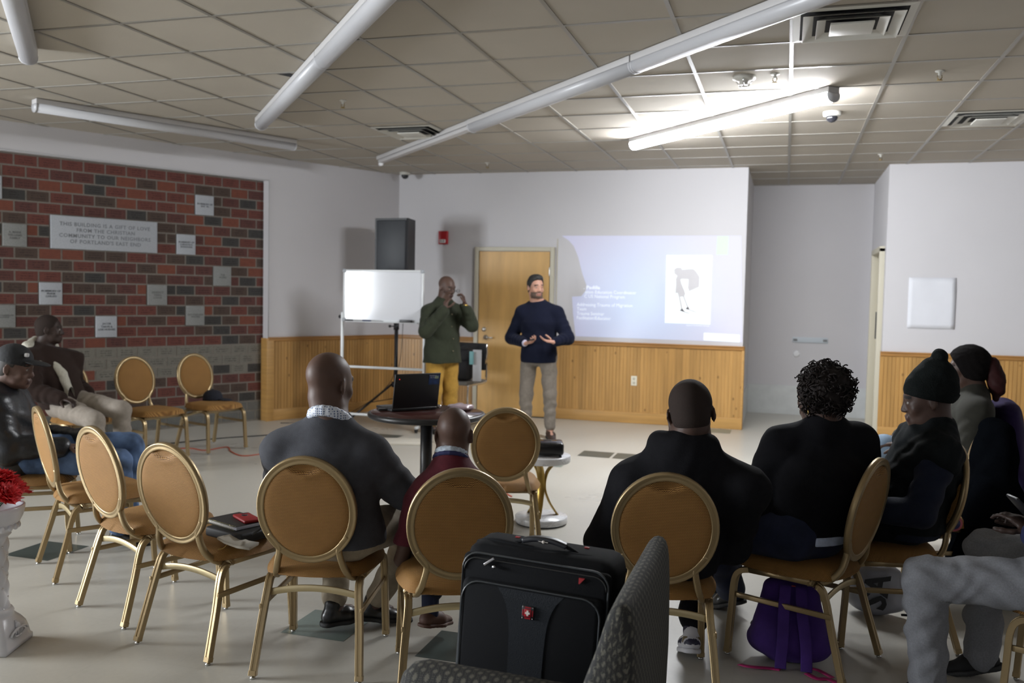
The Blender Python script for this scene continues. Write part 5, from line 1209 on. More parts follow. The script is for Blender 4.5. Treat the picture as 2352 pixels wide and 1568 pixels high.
# person in grey sweatpants at the right edge
J = seated(1.07, 3.66, -.95, .20, (1.10, 3.52, 1.13), shw=.19, hf=(-.9, .4, -.35), pelvis=(1.10, 3.60, .55), neck=(1.16, 3.50, .99), chest=(1.14, 3.55, .80), shL=(1.12, 3.33, .88), shR=(1.12, 3.72, .88), elL=(.98, 3.30, .66), wrL=(.86, 3.50, .70), elR=(1.0, 3.80, .66), wrR=(.90, 3.66, .68),
   hpL=(1.04, 3.49, .535), hpR=(1.06, 3.70, .535), knL=(.525, 3.545, .495), knR=(.80, 3.92, .53), anL=(.555, 3.575, .09), anR=(.80, 3.92, .10), toL=(.42, 3.62, .035), toR=(.66, 3.97, .04), hdL=(-.6, .5, .5), hdR=(-.6, -.3, .5))
o, J = person('person in grey sweatpants holding a dark phone, cut off by the right edge', J, sk_deep)
gry = clothm('grey_marl_fleece', (.20, .205, .225), noise=(160, .12))
trousers(o, J, gry, inf=.021, wr=.006, cuff=.0, seed=5, wf=48, name='sweatpants')
top_garment('navy_jacket', o, J, clothm('navy_nylon', (.008, .012, .05)), inf=.022, bulk=.01, hem=.52, collar=.02, seed=3)
v = Vol(V(.80, 3.4, .5), V(1.15, 3.8, .8), .006); v.ecap((.93, 3.52, .62), (1.02, 3.66, .60), (.07, .035), (.08, .04), (1, 0, 0), k=.02); v.mesh('white_shirt_hem', mat('white_cotton', (.62, .61, .58), .8), o, J['_']['base'], wr=.004, wf=60)
b_ = J['_']['base']; q = MB(); q.lathe([(0, -.002), (.013, -.002), (.013, .002), (0, .002)], (0, 0, 0), 20, R=Rx(PI / 2)); ob = q.build('leg_emblem', mat('emblem_white', (.5, .5, .5), .6), o, loc=(.845 - b_[0], 3.405 - b_[1], .545)); ob.scale = (.75, 1, 1.1); ob.rotation_euler = (.25, 0, 0)
q = MB(); q.tube([(.008 * math.cos(t), -.0028, .008 * math.sin(t)) for t in [.6 + i * .33 for i in range(16)]], .0026, 6); q.build('emblem_blue_letter', mat('emblem_navy', (.01, .015, .07), .6), ob); q = MB(); q.ball((.004, -.003, .001), (.004, .001, .003), n=8); q.build('emblem_red_dot', mat('emblem_red', (.4, .02, .02), .6), ob)
hair_cap(o, J, MATS['cropped_black_hair'], thick=.006, cutf=.05, low=-.055)
for sd in 'LR':
    v = Vol(J['an' + sd] - .13, J['an' + sd] + .14, .006); v.cap(J['an' + sd] - V(0, 0, .02), J['an' + sd] + V(0, 0, .08), .040, .042); v.mesh('sock', mat('slate_sock', (.05, .07, .085), .9), o, J['_']['base'])
    shoe(o, J, sd, mat('black_suede', (.008, .008, .009), .8), solem, 1.05)
T = thing('smartphone', 'dark smartphone held by the person in grey sweatpants', 'phone', (.845, 3.555, .765)); q = MB(); q.box((0, 0, 0), (.012, .075, .155), Rz(.25) @ Ry(-.75), bev=.004); q.build('phone_case', blk, T)
# standing man in green shirt, adjusting glasses
f5 = unit(V(.86, -.5, 0)); l5 = V(f5[1], -f5[0], 0)
B5 = V(-3.53, 9.0, 0)
J = dict(pelvis=B5 + V(.0, 0, .88), chest=B5 + V(.0, 0, 1.20) - f5 * .01, neck=B5 + f5 * .01 + V(0, 0, 1.425), head=(-3.485, 8.99, 1.565), hf=(.88, -.42, -.22), bf=f5, belly=.035,
  shL=B5 + V(0, 0, 1.30) - l5 * .19, shR=B5 + V(0, 0, 1.30) + l5 * .19)
J.update(elR=(-3.585, 8.66, 1.10), wrR=(-3.40, 8.72, 1.33), elL=(-3.205, 9.02, 1.17), wrL=(-3.245, 8.90, 1.39), hdR=(.10, .15, 1), hdL=(-.15, -.1, 1), hnR=(.5, .9, 0), hnL=(-.85, -.5, 0), curlR=dict(c=(.5, .7, .5)), curlL=dict(c=(.6, .7, .5)))
for q, sd in ((-1, 'L'), (1, 'R')):
    J['hp' + sd] = J['pelvis'] + l5 * q * .09; J['kn' + sd] = B5 + l5 * q * .11 + V(0, 0, .47) + f5 * .01; J['an' + sd] = B5 + l5 * q * .12 + V(0, 0, .085) - f5 * .02; J['to' + sd] = J['an' + sd] + f5 * .16 + l5 * q * .03 - V(0, 0, .06)
o, J = person('standing bald man in a dark green shirt and mustard trousers adjusting his glasses', J, sk_mid, res=.0055, head_s=1.02, classify_hair=None)
grn = clothm('dark_green_corduroy', (.026, .031, .017)); top_garment('shirt', o, J, grn, inf=.020, bulk=.012, hem=.755, g=1.06, hemw=.035, collar=.0, res=.008, wr=.005, seed=11, cuff=.004)
trousers(o, J, clothm('mustard_cotton', (.43, .245, .045)), inf=.024, g=1.05, res=.008, flare=.008, wr=.006, seed=12)
collar_ring(o, J, grn, r=.072, t=.009, h=.028, up=-.018, tilt=.35)
q = MB(); 
for i in range(4):
    z = 1.28 - i * .13; p = J['chest'] + f5 * (.165 + (.03 if i > 1 else 0)); q.ball((p[0] - B5[0], p[1] - B5[1], z), .007)
q.build('shirt_buttons', mat('button_brown', (.2, .16, .1), .4), o)
q = MB(); w_ = J['wrL'] - J['_']['base'] - V(0, 0, .012); q.lathe([(.034, -.010), (.036, 0), (.034, .010), (.030, .010), (.030, -.010), (.034, -.010)], tuple(w_), 20); q.build('gold_watch', mat('gold_watch_metal', (.75, .5, .12), .25, metal=1), o)
shoe(o, J, 'L', blackshoe, solem); shoe(o, J, 'R', blackshoe, solem)
T = thing('eyeglasses', 'dark rimmed eyeglasses in the hands of the man in the green shirt', 'eyeglasses', (-3.35, 8.90, 1.53)); gf = unit(V(.86, -.5, 0)); gl_ = V(-gf[1], gf[0], 0)
for s in (-1, 1):
    q = MB(); q.tube([Vector(gl_ * (s * .033 + .022 * math.cos(2 * PI * i / 20)) + V(0, 0, .018 * math.sin(2 * PI * i / 20))) for i in range(20)], .0022, 6, closed=True); q.build('lens_rim', blk, T)
    q = MB(); q.tube([Vector(gl_ * s * .056), Vector(gl_ * s * .064 - gf * .06), Vector(gl_ * s * .066 - gf * .13 - V(0, 0, .02))], .0022, 6); q.build('temple_arm', blk, T)
q = MB(); q.tube([Vector(gl_ * -.011 + V(0, 0, .004)), Vector(V(0, 0, .007)), Vector(gl_ * .011 + V(0, 0, .004))], .002, 6); q.build('bridge', blk, T)
# standing presenter in the navy sweater
f6 = unit(V(.17, -.985, 0)); l6 = V(f6[1], -f6[0], 0); B6 = V(-2.455, 9.02, 0)
J = dict(pelvis=B6 + V(.0, 0, .90), chest=B6 + V(0, 0, 1.22), neck=B6 + V(-.03, -.0, 1.435), head=(-2.495, 8.985, 1.585), hf=(.66, -.74, -.04), bf=f6,
  shL=B6 + V(0, 0, 1.315) - l6 * .18, shR=B6 + V(0, 0, 1.315) + l6 * .18)
J.update(elR=(-2.765, 9.04, 1.045), elL=(-2.135, 8.98, 1.065), wrR=(-2.55, 8.83, 1.005), wrL=(-2.235, 8.80, 1.03), hdR=(.9, -.35, .18), hdL=(-.9, -.35, .12), hnR=(.1, -.2, 1), hnL=(-.1, -.2, 1), curlR=dict(c=(.55, .5, .3)), curlL=dict(c=(.25, .3, .2)))
for q, sd in ((-1, 'L'), (1, 'R')):
    J['hp' + sd] = J['pelvis'] + l6 * q * .095; J['kn' + sd] = B6 + l6 * q * .125 + V(0, 0, .47); J['an' + sd] = B6 + l6 * q * .13 + V(0, .02, .085); J['to' + sd] = J['an' + sd] + f6 * .16 + l6 * q * .05 - V(0, 0, .06)
beardm = mat('short_beard', (.095, .058, .042), .7)
o, J = person('standing man in a navy sweater and grey trousers talking before the door', J, sk_light, res=.005, mats_extra=beardm, lips=mat('lip_pink', (.30, .13, .10), .4),
   classify_hair=lambda x, y, z: (z < -.05) & (z > -.118) & (y > .0) & ((np.abs(x) > .048) | (z < -.088) | ((z > -.062) & (np.abs(x) < .03)) | (np.abs(x) > .028)) & ~((z > -.075) & (y < .02)))
nav = clothm('navy_knit', (.006, .0075, .018)); top_garment('sweater', o, J, nav, inf=.018, bulk=.008, hem=.80, g=1.04, collar=-.022, res=.008, wr=.003, seed=13, upto=.86)
trousers(o, J, clothm('grey_brown_chino', (.17, .145, .12)), inf=.014, g=1.0, res=.008, wr=.004, seed=14)
collar_ring(o, J, mat('striped_white_shirt', (.45, .42, .52), .8, noise=(90, .25)), r=.062, t=.008, h=.018, up=-.020, tilt=.35)
for sd in 'LR':
    w_ = J['wr' + sd]; dd = unit(J['wr' + sd] - J['el' + sd]); v = Vol(w_ - .1, w_ + .1, .005); v.cap(w_ - dd * .045, w_ - dd * .012, .037, .036, k=0); v.mesh('shirt_cuff', MATS['striped_white_shirt'], o, J['_']['base'])
hr6 = mat('short_black_hair', (.012, .011, .011), .55, bump=.4, bscale=300)
def h6(v, L, R): v.ell(L(0, .012, .098), V(.064, .070, .034), R, .02); v.plane(L(0, .076, .05), R @ V(0, 1, .0))
hair_cap(o, J, hr6, thick=.009, cutf=.052, cuty=-.75, low=-.03, extra=h6, wr=.002)
shoe(o, J, 'L', mat('brown_shoe', (.03, .016, .011), .4), solem); shoe(o, J, 'R', MATS['brown_shoe'], solem)
T = thing('presentation_clicker', 'small black clicker in the hand of the man in the navy sweater', 'remote', (-2.475, 8.77, 1.045)); q = MB(); q.box((0, 0, 0), (.09, .028, .014), Rz(-.4) @ Ry(-.2), bev=.006); q.build('clicker_body', blk, T)
# ---------------- patterned lounge chair with the rolling bag ----------------
pm = bpy.data.materials.new('dark_patterned_upholstery'); pm.use_nodes = True; nt = pm.node_tree; b = nt.nodes['Principled BSDF']; b.inputs['Roughness'].default_value = .85
tc = nd(nt, 'ShaderNodeTexCoord'); sx = nd(nt, 'ShaderNodeSeparateXYZ'); nt.links.new(tc.outputs['UV'], sx.inputs[0]); u, v_ = sx.outputs[0], sx.outputs[1]
cu_ = mathn(nt, 'DIVIDE', u, .0155); col_ = mathn(nt, 'FLOOR', cu_); fu = mathn(nt, 'SUBTRACT', mathn(nt, 'FRACT', cu_), .5)
ph = mathn(nt, 'MULTIPLY', mathn(nt, 'MODULO', col_, 2), PI)
wv = mathn(nt, 'SINE', mathn(nt, 'ADD', mathn(nt, 'MULTIPLY', v_, 2 * PI / .034), ph))
spot = mathn(nt, 'LESS_THAN', mathn(nt, 'ABSOLUTE', fu), mathn(nt, 'MULTIPLY', mathn(nt, 'MAXIMUM', wv, 0), .36))
chk = mathn(nt, 'GREATER_THAN', mathn(nt, 'MULTIPLY', mathn(nt, 'SINE', mathn(nt, 'MULTIPLY', mathn(nt, 'ADD', u, v_), 2 * PI / .0042)), mathn(nt, 'SINE', mathn(nt, 'MULTIPLY', mathn(nt, 'SUBTRACT', u, v_), 2 * PI / .0042))), -.05)
m1 = mathn(nt, 'MULTIPLY', spot, chk)
edge = mathn(nt, 'LESS_THAN', mathn(nt, 'ABSOLUTE', mathn(nt, 'SUBTRACT', mathn(nt, 'ABSOLUTE', fu), mathn(nt, 'ADD', .26, mathn(nt, 'MULTIPLY', wv, .15)))), .035)
m2 = mathn(nt, 'MULTIPLY', edge, mathn(nt, 'GREATER_THAN', mathn(nt, 'SINE', mathn(nt, 'MULTIPLY', v_, 2 * PI / .004)), .1))
c = mixc(nt, mathn(nt, 'MAXIMUM', m1, mathn(nt, 'MULTIPLY', m2, .7)), (.018, .018, .018), (.17, .16, .125)); nt.links.new(c, b.inputs['Base Color'])
T = thing('lounge_chair', 'dark patterned lounge chair in the foreground with a rolling bag on it', 'armchair', (-.62, 2.3, 0)); O = Vector((-.62, 2.3, 0))
def boxuv(ob):
    me = ob.data; l = me.uv_layers.new(name='UVMap')
    for p in me.polygons:
        n = p.normal; a = max(range(3), key=lambda i: abs(n[i]))
        for li in p.loop_indices:
            co = me.vertices[me.loops[li].vertex_index].co
            l.data[li].uv = (co.x + 5, co.z + 5) if a == 1 else (co.y + 5, co.z + 5) if a == 0 else (co.x + 5, co.y + 5)
def cushion(name, c, d, bev, R=None):
    q = MB(); q.box(Vector(c) - O, d, R, bev=bev); ob = q.build(name, pm, T); boxuv(ob); return ob
cushion('armrest', (-.615, 1.985, .335), (.52, .13, .53), .055, Rz(-.06))
cushion('armrest', (-.60, 2.68, .335), (.52, .12, .53), .055, Rz(-.06))
cushion('seat', (-.63, 2.33, .345), (.48, .58, .19), .05)
# backrest: curved slab standing at the right
prof = [(.078, .775), (.062, .800), (.030, .800), (.012, .770), (-.008, .69), (-.035, .62), (-.062, .54), (-.075, .45), (-.08, .12), (.085, .12), (.088, .5), (.085, .70)]
q = MB(); n = len(prof); ys_ = [1.99, 2.005, 2.05, 2.35, 2.62, 2.66, 2.675]; sc_ = [.86, .95, 1, 1, 1, .95, .86]
cx_, cz_ = .03, .47
for y, s_ in zip(ys_, sc_):
    for x, z in prof: q.v.append((cx_ + (x - cx_) * s_ - .385 - O.x, y - O.y, (cz_ + (z - cz_) * (1 - (1 - s_) * .3))))
for i in range(len(ys_) - 1):
    for j in range(n): k = (j + 1) % n; q.f.append((i * n + j, i * n + k, (i + 1) * n + k, (i + 1) * n + j))
q.f.append(tuple(range(n))); q.f.append(tuple((len(ys_) - 1) * n + j for j in range(n))[::-1]); q.mi = [0] * len(q.f); q.sm = [True] * len(q.f)
ob = q.build('backrest', pm, T); sb = ob.modifiers.new('sub', 'SUBSURF'); sb.levels = sb.render_levels = 1; boxuv(ob)
for x in (-.83, -.33):
    for y in (1.99, 2.63): q = MB(); q.lathe([(0, 0), (.018, 0), (.024, .075), (0, .075)], (x - O.x, y - O.y, 0), 12); q.build('leg', mat('dark_wood_leg', (.03, .015, .01), .4), T)
bk = mat('ballistic_black_nylon', (.0065, .0072, .009), .85, spec=.2, bump=.25, bscale=700, sheen=.0); bk2 = mat('black_leatherette', (.014, .017, .022), .7, spec=.2, bump=.3, bscale=400); pip = mat('piping_grey', (.05, .055, .06), .3)
T = thing('rolling_bag', 'black rolling briefcase bag with red cross badge standing on the patterned chair', 'bag', (-.632, 2.40, .450), -.03)
T.rotation_euler = (math.radians(-2), math.radians(2.4), -.03)
BW, BH, BD = .430, .352, .20
q = MB(); q.box((0, 0, BH / 2), (BW, BD, BH), bev=.045); q.build('bag_body', bk, T)
q = MB(); q.box((0, -BD / 2 - .006, BH / 2 - .008), (BW - .012, .035, BH - .03), bev=.017); q.build('front_section', bk, T)
q = MB(); q.box((0, -BD / 2 - .03, .135), (BW - .035, .04, .262), bev=.02); q.build('front_pocket', bk, T)
def arch(w_, z0, z1, y, r):
    p = [(-w_ / 2, y, z0)]; 
    for i in range(7): a = PI - PI / 2 * i / 6; p.append((-w_ / 2 + r + r * math.cos(a), y, z1 - r + r * math.sin(a)))
    for i in range(7): a = PI / 2 - PI / 2 * i / 6; p.append((w_ / 2 - r + r * math.cos(a), y, z1 - r + r * math.sin(a)))
    return p + [(w_ / 2, y, z0)]
q = MB(); q.tube(arch(BW - .02, .01, BH - .018, -BD / 2 - .022, .045), .0028, 6); q.build('piping', pip, T)
q = MB(); q.tube(arch(BW - .045, .01, .264, -BD / 2 - .048, .05), .0026, 6); q.build('piping', pip, T)
q = MB(); q.tube(arch(BW - .03, .29, BH - .032, -BD / 2 - .0245, .035), .0018, 6); q.build('zipper', mat('zipper_black', (.03, .03, .03), .35), T)
# flared leatherette centre strip
out = []
for i in range(13):
    z = .258 - i * .0203; wd = .048 + .045 * math.exp(-((.258 - z) / .042)); out.append((wd, z))
q = MB(); m_ = len(out)
for wd, z in out: q.v += [(-wd, -BD / 2 - .0515 + .006 * max(0, (z - .235) / .03), z), (wd, -BD / 2 - .0515 + .006 * max(0, (z - .235) / .03), z)]
q.f = [(2 * i, 2 * i + 1, 2 * i + 3, 2 * i + 2) for i in range(m_ - 1)]; q.mi = [0] * len(q.f); q.sm = [False] * len(q.f)
ob = q.build('centre_strip', bk2, T); so = ob.modifiers.new('s', 'SOLIDIFY'); so.thickness = .002; so.offset = 0
q = MB(); q.box((.0, -BD / 2 - .054, .205), (.034, .006, .036), bev=.0028); bd = q.build('badge', mat('badge_dark_metal', (.05, .05, .055), .3, metal=.6), T)
q = MB(); q.box((.0, -BD / 2 - .0575, .205), (.020, .004, .021), bev=.0015); q.build('badge_red', mat('badge_red_enamel', (.35, .01, .02), .25), bd)
q = MB(); q.box((0, -BD / 2 - .0598, .205), (.005, .002, .014)); q.box((0, -BD / 2 - .0599, .205), (.013, .002, .005)); q.build('badge_cross', mat('cross_white', (.75, .72, .68), .3), bd)
q = MB()
for s in (-1, 1): q.box((0, -BD / 2 - .0572, .205 + s * .0145), (.017, .002, .003)); q.box((s * .0135, -BD / 2 - .0572, .205), (.003, .002, .016))
q.build('badge_red_rim', MATS['badge_red_enamel'], bd)
for s in (-1, 1):
    for t in (-1, 1): q = MB(); q.ball((s * .014, -BD / 2 - .0575, .205 + t * .0148), .0016, n=8); q.build('badge_rivet', chrome, bd)
q = MB(); hp = smoothpath([(-.105, -.02, BH - .012), (-.075, -.03, BH + .006), (-.045, -.035, BH + .018), (.0, -.036, BH + .022), (.045, -.035, BH + .018), (.075, -.03, BH + .006), (.105, -.02, BH - .012)], 6)
q.sweep(hp, rrect(.020, .010, .004, 2)); hd = q.build('carry_handle', bk, T)
q = MB(); hp = smoothpath([(-.062, -.034, BH + .013), (-.03, -.037, BH + .022), (0, -.037, BH + .024), (.03, -.037, BH + .022), (.062, -.034, BH + .013)], 6); q.sweep(hp, rrect(.030, .015, .006, 3)); q.build('handle_grip', mat('rubber_grip', (.018, .019, .024), .4), hd)
q = MB(); q.ball((0, -.052, BH + .020), (.017, .002, .0055)); q.build('handle_logo_plate', mat('logo_plate_black', (.005, .005, .006), .4), hd)
q = MB(); q.ball((0, -.054, BH + .020), (.0045, .0012, .0045)); q.box((0, -.0535, BH + .020), (.026, .001, .0018)); q.build('handle_logo', mat('logo_silver', (.6, .55, .5), .25), hd)
q = MB(); q.tube(smoothpath([(-.2, -.02, BH - .02), (-.14, -.04, BH - .003), (0, -.05, BH - .008), (.14, -.04, BH - .010), (.2, -.02, BH - .03)], 6), .011, 8); q.build('top_flap_fold', bk, T)
q = MB(); q.box((-.128, -BD / 2 - .029, BH - .036), (.008, .006, .036), Ry(.9), bev=.002); q.lathe([(0, 0), (.005, 0), (.005, .006), (0, .006)], (-.112, -BD / 2 - .028, BH - .048), 10, R=Rx(PI / 2)); q.build('zipper_pull', mat('zip_metal', (.4, .4, .42), .25, metal=1), T)
q = MB(); q.prism([(0, 0), (.016, 0), (.003, -.016), (0, -.016)], -.002, .002, R=Rx(PI / 2), c=(.125, -BD / 2 - .027, BH - .040)); q.build('red_tab', mat('red_nylon', (.35, .015, .02), .6), T)
for x in (-.10, .105): q = MB(); q.box((x, .03, BH + .001), (.014, .010, .004), bev=.001); q.build('red_tab', MATS['red_nylon'], T)
for s in (-1, 1): q = MB(); q.lathe([(0, -.012), (.022, -.012), (.022, .012), (0, .012)], (s * .17, BD / 2 + .01, .03), 14, R=Ry(PI / 2)); q.build('wheel', blk, T)

# ---------------- pedestal with red flowers ----------------
pw = mat('glazed_white_ceramic', (.66, .66, .70), .28, noise=(5, .03)); px_, py_ = -3.105, 2.86
T = thing('pedestal_planter', 'white tufted column pedestal at the left edge holding red flowers', 'pedestal', (px_, py_, 0))
def sqlathe(q, prof, n=48, p=.5):
    """square-ish section that turns round as sq goes to 0: prof = (radius, z, squareness)"""
    vs = []; k = len(prof)
    for a in range(n):
        t = 2 * PI * a / n + .35; c, s = math.cos(t), math.sin(t)
        for r, z, sq in prof:
            e = 1 / max(abs(math.cos(t - .35)), abs(math.sin(t - .35))); rr = r * ((1 - sq) + sq * e * .96); vs.append((rr * c, rr * s, z))
    fs = [(a * k + i, ((a + 1) % n) * k + i, ((a + 1) % n) * k + i + 1, a * k + i + 1) for a in range(n) for i in range(k - 1)]
    q.add(vs, fs); return q
q = sqlathe(MB(), [(0, 0, 1), (.118, 0, 1), (.122, .004, 1), (.122, .022, 1), (.114, .032, 1), (.112, .06, .9), (.108, .09, .75), (.098, .115, .55), (.086, .135, .3), (.082, .15, 0), (.086, .158, 0), (.080, .17, 0), (.074, .175, 0), (0, .176, 0)]); q.build('foot', pw, T)
for i in range(4):
    a = i * PI / 2 + .35; d = Vector((math.cos(a), math.sin(a), 0)); l = Vector((-d.y, d.x, 0)); q = MB()
    for s in (-1, 1):
        pts = [d * (.116) + l * s * (.07 * math.cos(t / 10 * 5.2) * (1 - t / 16)) + Vector((0, 0, .066 + .028 * math.sin(t / 10 * 5.2) * (1 - t / 16))) for t in range(11)]
        q.tube(pts, .005, 6)
    q.ball(d * .108 + Vector((0, 0, .095)), (.012, .012, .018)); q.tube([d * .112 + Vector((0, 0, .05)), d * .100 + Vector((0, 0, .12))], .005, 6); q.build('scroll_relief', pw, T)
# tufted shaft with diamond pattern
q = MB(); na, nz = 96, 70; NA, NZ_ = 5, 3.5
def shaft_r(a, z):
    u_, w_ = a / (2 * PI) * NA, (z - .175) / .325 * NZ_
    g = min(abs(((u_ + w_) % 1) - .5), abs(((u_ - w_) % 1) - .5)); f1 = abs(((u_ + w_) % 1) - .5) * 2; f2 = abs(((u_ - w_) % 1) - .5) * 2
    return .059 + .009 * (1 - max(0, f1 - .0) ** 2.2) * (1 - max(0, f2) ** 2.2) + .004 * (abs(z - .34) / .17) ** 2
for i in range(na):
    for j in range(nz + 1): a = 2 * PI * i / na; z = .17 + .335 * j / nz; r = shaft_r(a, z); q.v.append((r * math.cos(a), r * math.sin(a), z))
q.f = [(i * (nz + 1) + j, ((i + 1) % na) * (nz + 1) + j, ((i + 1) % na) * (nz + 1) + j + 1, i * (nz + 1) + j + 1) for i in range(na) for j in range(nz)]; q.mi = [0] * len(q.f); q.sm = [True] * len(q.f)
q.build('tufted_shaft', pw, T)
stud = None
for i in range(NA * 2):
    for j in range(9):
        if (i + j) % 2: continue
        a = (i + .0) / (2 * NA) * 2 * PI + 0; z = .175 + .325 * (j) / (2 * NZ_) * 1.0
        u_ = a / (2 * PI) * NA; 
        if stud is None: qq = MB(); qq.ball((0, 0, 0), .0042, n=8); stud = qq.build('stud', chrome, T)
        else: s2 = stud.copy(); COL.objects.link(s2); s2.parent = T; stud_ = s2
        ob = stud if i == 0 and j == 0 else stud_; r = .0595 + .004 * (abs(z - .34) / .17) ** 2; ob.location = (r * math.cos(a), r * math.sin(a), z)
q = MB(); q.lathe([(0, .495), (.070, .495), (.078, .503), (.074, .512), (.080, .52), (.098, .53), (.108, .542), (.102, .55), (.112, .56), (.124, .585), (.130, .61), (.132, .63), (.124, .634), (.118, .62), (.05, .60), (0, .60)], n=40); q.build('capital_bowl', pw, T)
for i in range(18): a = 2 * PI * i / 18; q = MB(); q.ball((.103 * math.cos(a), .103 * math.sin(a), .540), (.012, .012, .015)); q.build('leaf_relief', pw, T)
T.scale = (.96, .96, .94)
T = thing('flower_arrangement', 'red artificial carnations in the top of the white pedestal', 'flowers', (px_, py_, .568))
rdm = mat('petal_red', (.62, .008, .014), .55, noise=(60, .25)); grn_ = mat('leaf_green', (.02, .07, .03), .5); slv = mat('silver_foil', (.7, .7, .74), .15, metal=.9)
fr = random.Random(11); fb = None
pos = [(math.cos(a) * r, math.sin(a) * r, z) for a, r, z in [(i * 2.4, .035 + .088 * ((i % 15) / 15), .13 - .068 * ((i % 15) / 15) + fr.uniform(-.01, .02)) for i in range(24)]]
for k, p in enumerate(pos):
    if fb is None or k < 4:
        q = MB()
        for ring_, (nn, r0, tl) in enumerate(((4, .012, .2), (6, .020, .6), (8, .028, 1.0), (9, .033, 1.35))):
            for i in range(nn):
                a = 2 * PI * i / nn + ring_ * .5 + fr.uniform(-.15, .15); d = Vector((math.cos(a), math.sin(a), 0)); l = Vector((-d.y, d.x, 0)); vs = []
                for u1 in range(4):
                    for w1 in range(6):
                        t = u1 / 3; s1 = (w1 / 5 - .5) * 2; rad = r0 * t; wv1 = .005 * math.sin(w1 * 2.7 + i) * t
                        c1 = d * (rad * math.sin(tl) + .004) + Vector((0, 0, rad * math.cos(tl) * 1.0 + wv1)) + l * (s1 * .015 * (.3 + t)) + d * wv1
                        vs.append(c1)
                fs = [(u1 * 6 + w1, u1 * 6 + w1 + 1, (u1 + 1) * 6 + w1 + 1, (u1 + 1) * 6 + w1) for u1 in range(3) for w1 in range(5)]
                q.add(vs, fs)
        fb = q.build('blossom', rdm, T)
        so = fb.modifiers.new('s', 'SOLIDIFY'); so.thickness = .0008; ob = fb
    else: ob = fb.copy(); COL.objects.link(ob); ob.parent = T
    ob.location = p; ob.rotation_euler = (-p[1] * 7, p[0] * 7, fr.uniform(0, 6)); s1 = fr.uniform(1.3, 1.6); ob.scale = (s1, s1, s1)
q = MB()
for p in pos: q.tube([(p[0] * .2, p[1] * .2, 0), (p[0] * .7, p[1] * .7, p[2] * .6), p], .0025, 5)
q.build('stems', grn_, T)
for i in range(9):
    a = i * .75; q = MB(); d = Vector((math.cos(a), math.sin(a), 0)); l = Vector((-d.y, d.x, 0)); c1 = d * .06 + Vector((0, 0, .06)); q.add([c1, c1 + d * .03 + l * .014 + Vector((0, 0, .02)), c1 + d * .065 + Vector((0, 0, .03)), c1 + d * .03 - l * .014 + Vector((0, 0, .02))], [(0, 1, 2, 3)]); 
    ob = q.build('leaf', slv if i % 2 else grn_, T); so = ob.modifiers.new('s', 'SOLIDIFY'); so.thickness = .001

# ---------------- things on the seats ----------------
ZS = .444
T = thing('zip_case', 'black zipped book case with open pale pages on the chair with the notebook', 'book case', (-2.21, 3.29, ZS), -.30)
q = MB(); q.box((0, .01, .022), (.235, .20, .044), bev=.012); q.build('case_body', mat('case_black', (.008, .008, .009), .6), T)
q = MB(); q.sweep([(.045, -.105, .030), (.09, -.11, .022), (.145, -.10, .012), (.19, -.08, .008)], rrect(.085, .012, .003, 2), up=(0, 0, 1)); q.build('open_pages', mat('page_cream', (.50, .47, .41), .8), T)
q = MB(); q.tube(smoothpath([(.085, -.125, .028), (.095, -.135, .02), (.100, -.16, .003), (.095, -.185, .002)], 5), .0018, 5); q.build('ribbon_bookmark', mat('ribbon_gold', (.45, .28, .07), .5), T)
q = MB(); q.tube(smoothpath([(.13, .08, .035), (.17, .06, .075), (.175, .0, .08), (.14, -.05, .04)], 6), .005, 6); q.build('case_strap', blk, T)
T = thing('spiral_notebook', 'black spiral notebook lying on the zipped case', 'notebook', (-2.245, 3.325, ZS + .0445), -.38)
q = MB(); q.box((.005, 0, .009), (.205, .155, .014), bev=.001); q.build('pages', mat('page_white', (.62, .63, .72), .7), T)
q = MB(); q.box((0, 0, .0168), (.215, .165, .0016), bev=.0006); q.build('front_cover', mat('cover_charcoal', (.022, .022, .022), .45), T)
q = MB(); q.box((0, 0, .0010), (.215, .165, .0016), bev=.0006); q.build('back_cover', MATS['cover_charcoal'], T)
q = MB()
for i in range(26):
    x = -.1 + .2 * i / 25; q.tube([(x, -.082 + .008 * math.cos(t * PI / 4), .009 + .0105 * math.sin(t * PI / 4)) for t in range(8)], .0009, 4, closed=True)
q.build('wire_binding', mat('brass_wire', (.6, .55, .3), .25, metal=1), T)
T = thing('smartphone', 'red cased phone lying face down on the black notebook', 'phone', (-2.205, 3.335, ZS + .0445 + .0178), -.62)
q = MB(); q.box((0, 0, .007), (.145, .074, .014), bev=.006); q.build('phone_case', mat('case_red', (.30, .010, .012), .5), T)
q = MB(); q.lathe([(0, .0136), (.014, .0136), (.014, .0146), (0, .0146)], (-.025, 0, 0), 20); q.build('case_logo_hole', mat('hole_dark', (.015, .02, .03), .3), T)
q = MB(); q.box((-.060, .012, .0136), (.012, .028, .0016), bev=.0006); q.build('camera_cutout', MATS['hole_dark'], T)
def ball_cap(x, y, z, rz, m, label):
    T = thing('baseball_cap', label, 'cap', (x, y, z), rz); q = MB()
    q.lathe([(.092, 0), (.093, .02), (.088, .05), (.072, .078), (.045, .095), (.0, .102)], n=24); q.build('crown', m, T)
    q = MB(); q.ball((.115, 0, .010), (.075, .078, .008), R=Ry(.12)); q.build('brim', m, T); q = MB(); q.ball((0, 0, .102), .007, n=8); q.build('top_button', m, T)
ball_cap(-5.17, 7.25, ZS + .001, .25, mat('navy_cap_cotton', (.007, .009, .018), .85, bump=.2), 'dark navy baseball cap resting on the empty chair seat by the brick wall')
ball_cap(-5.66, 6.22, ZS + .001, .9, capm, 'black cap on the chair seat behind the thighs of the man in shearling')
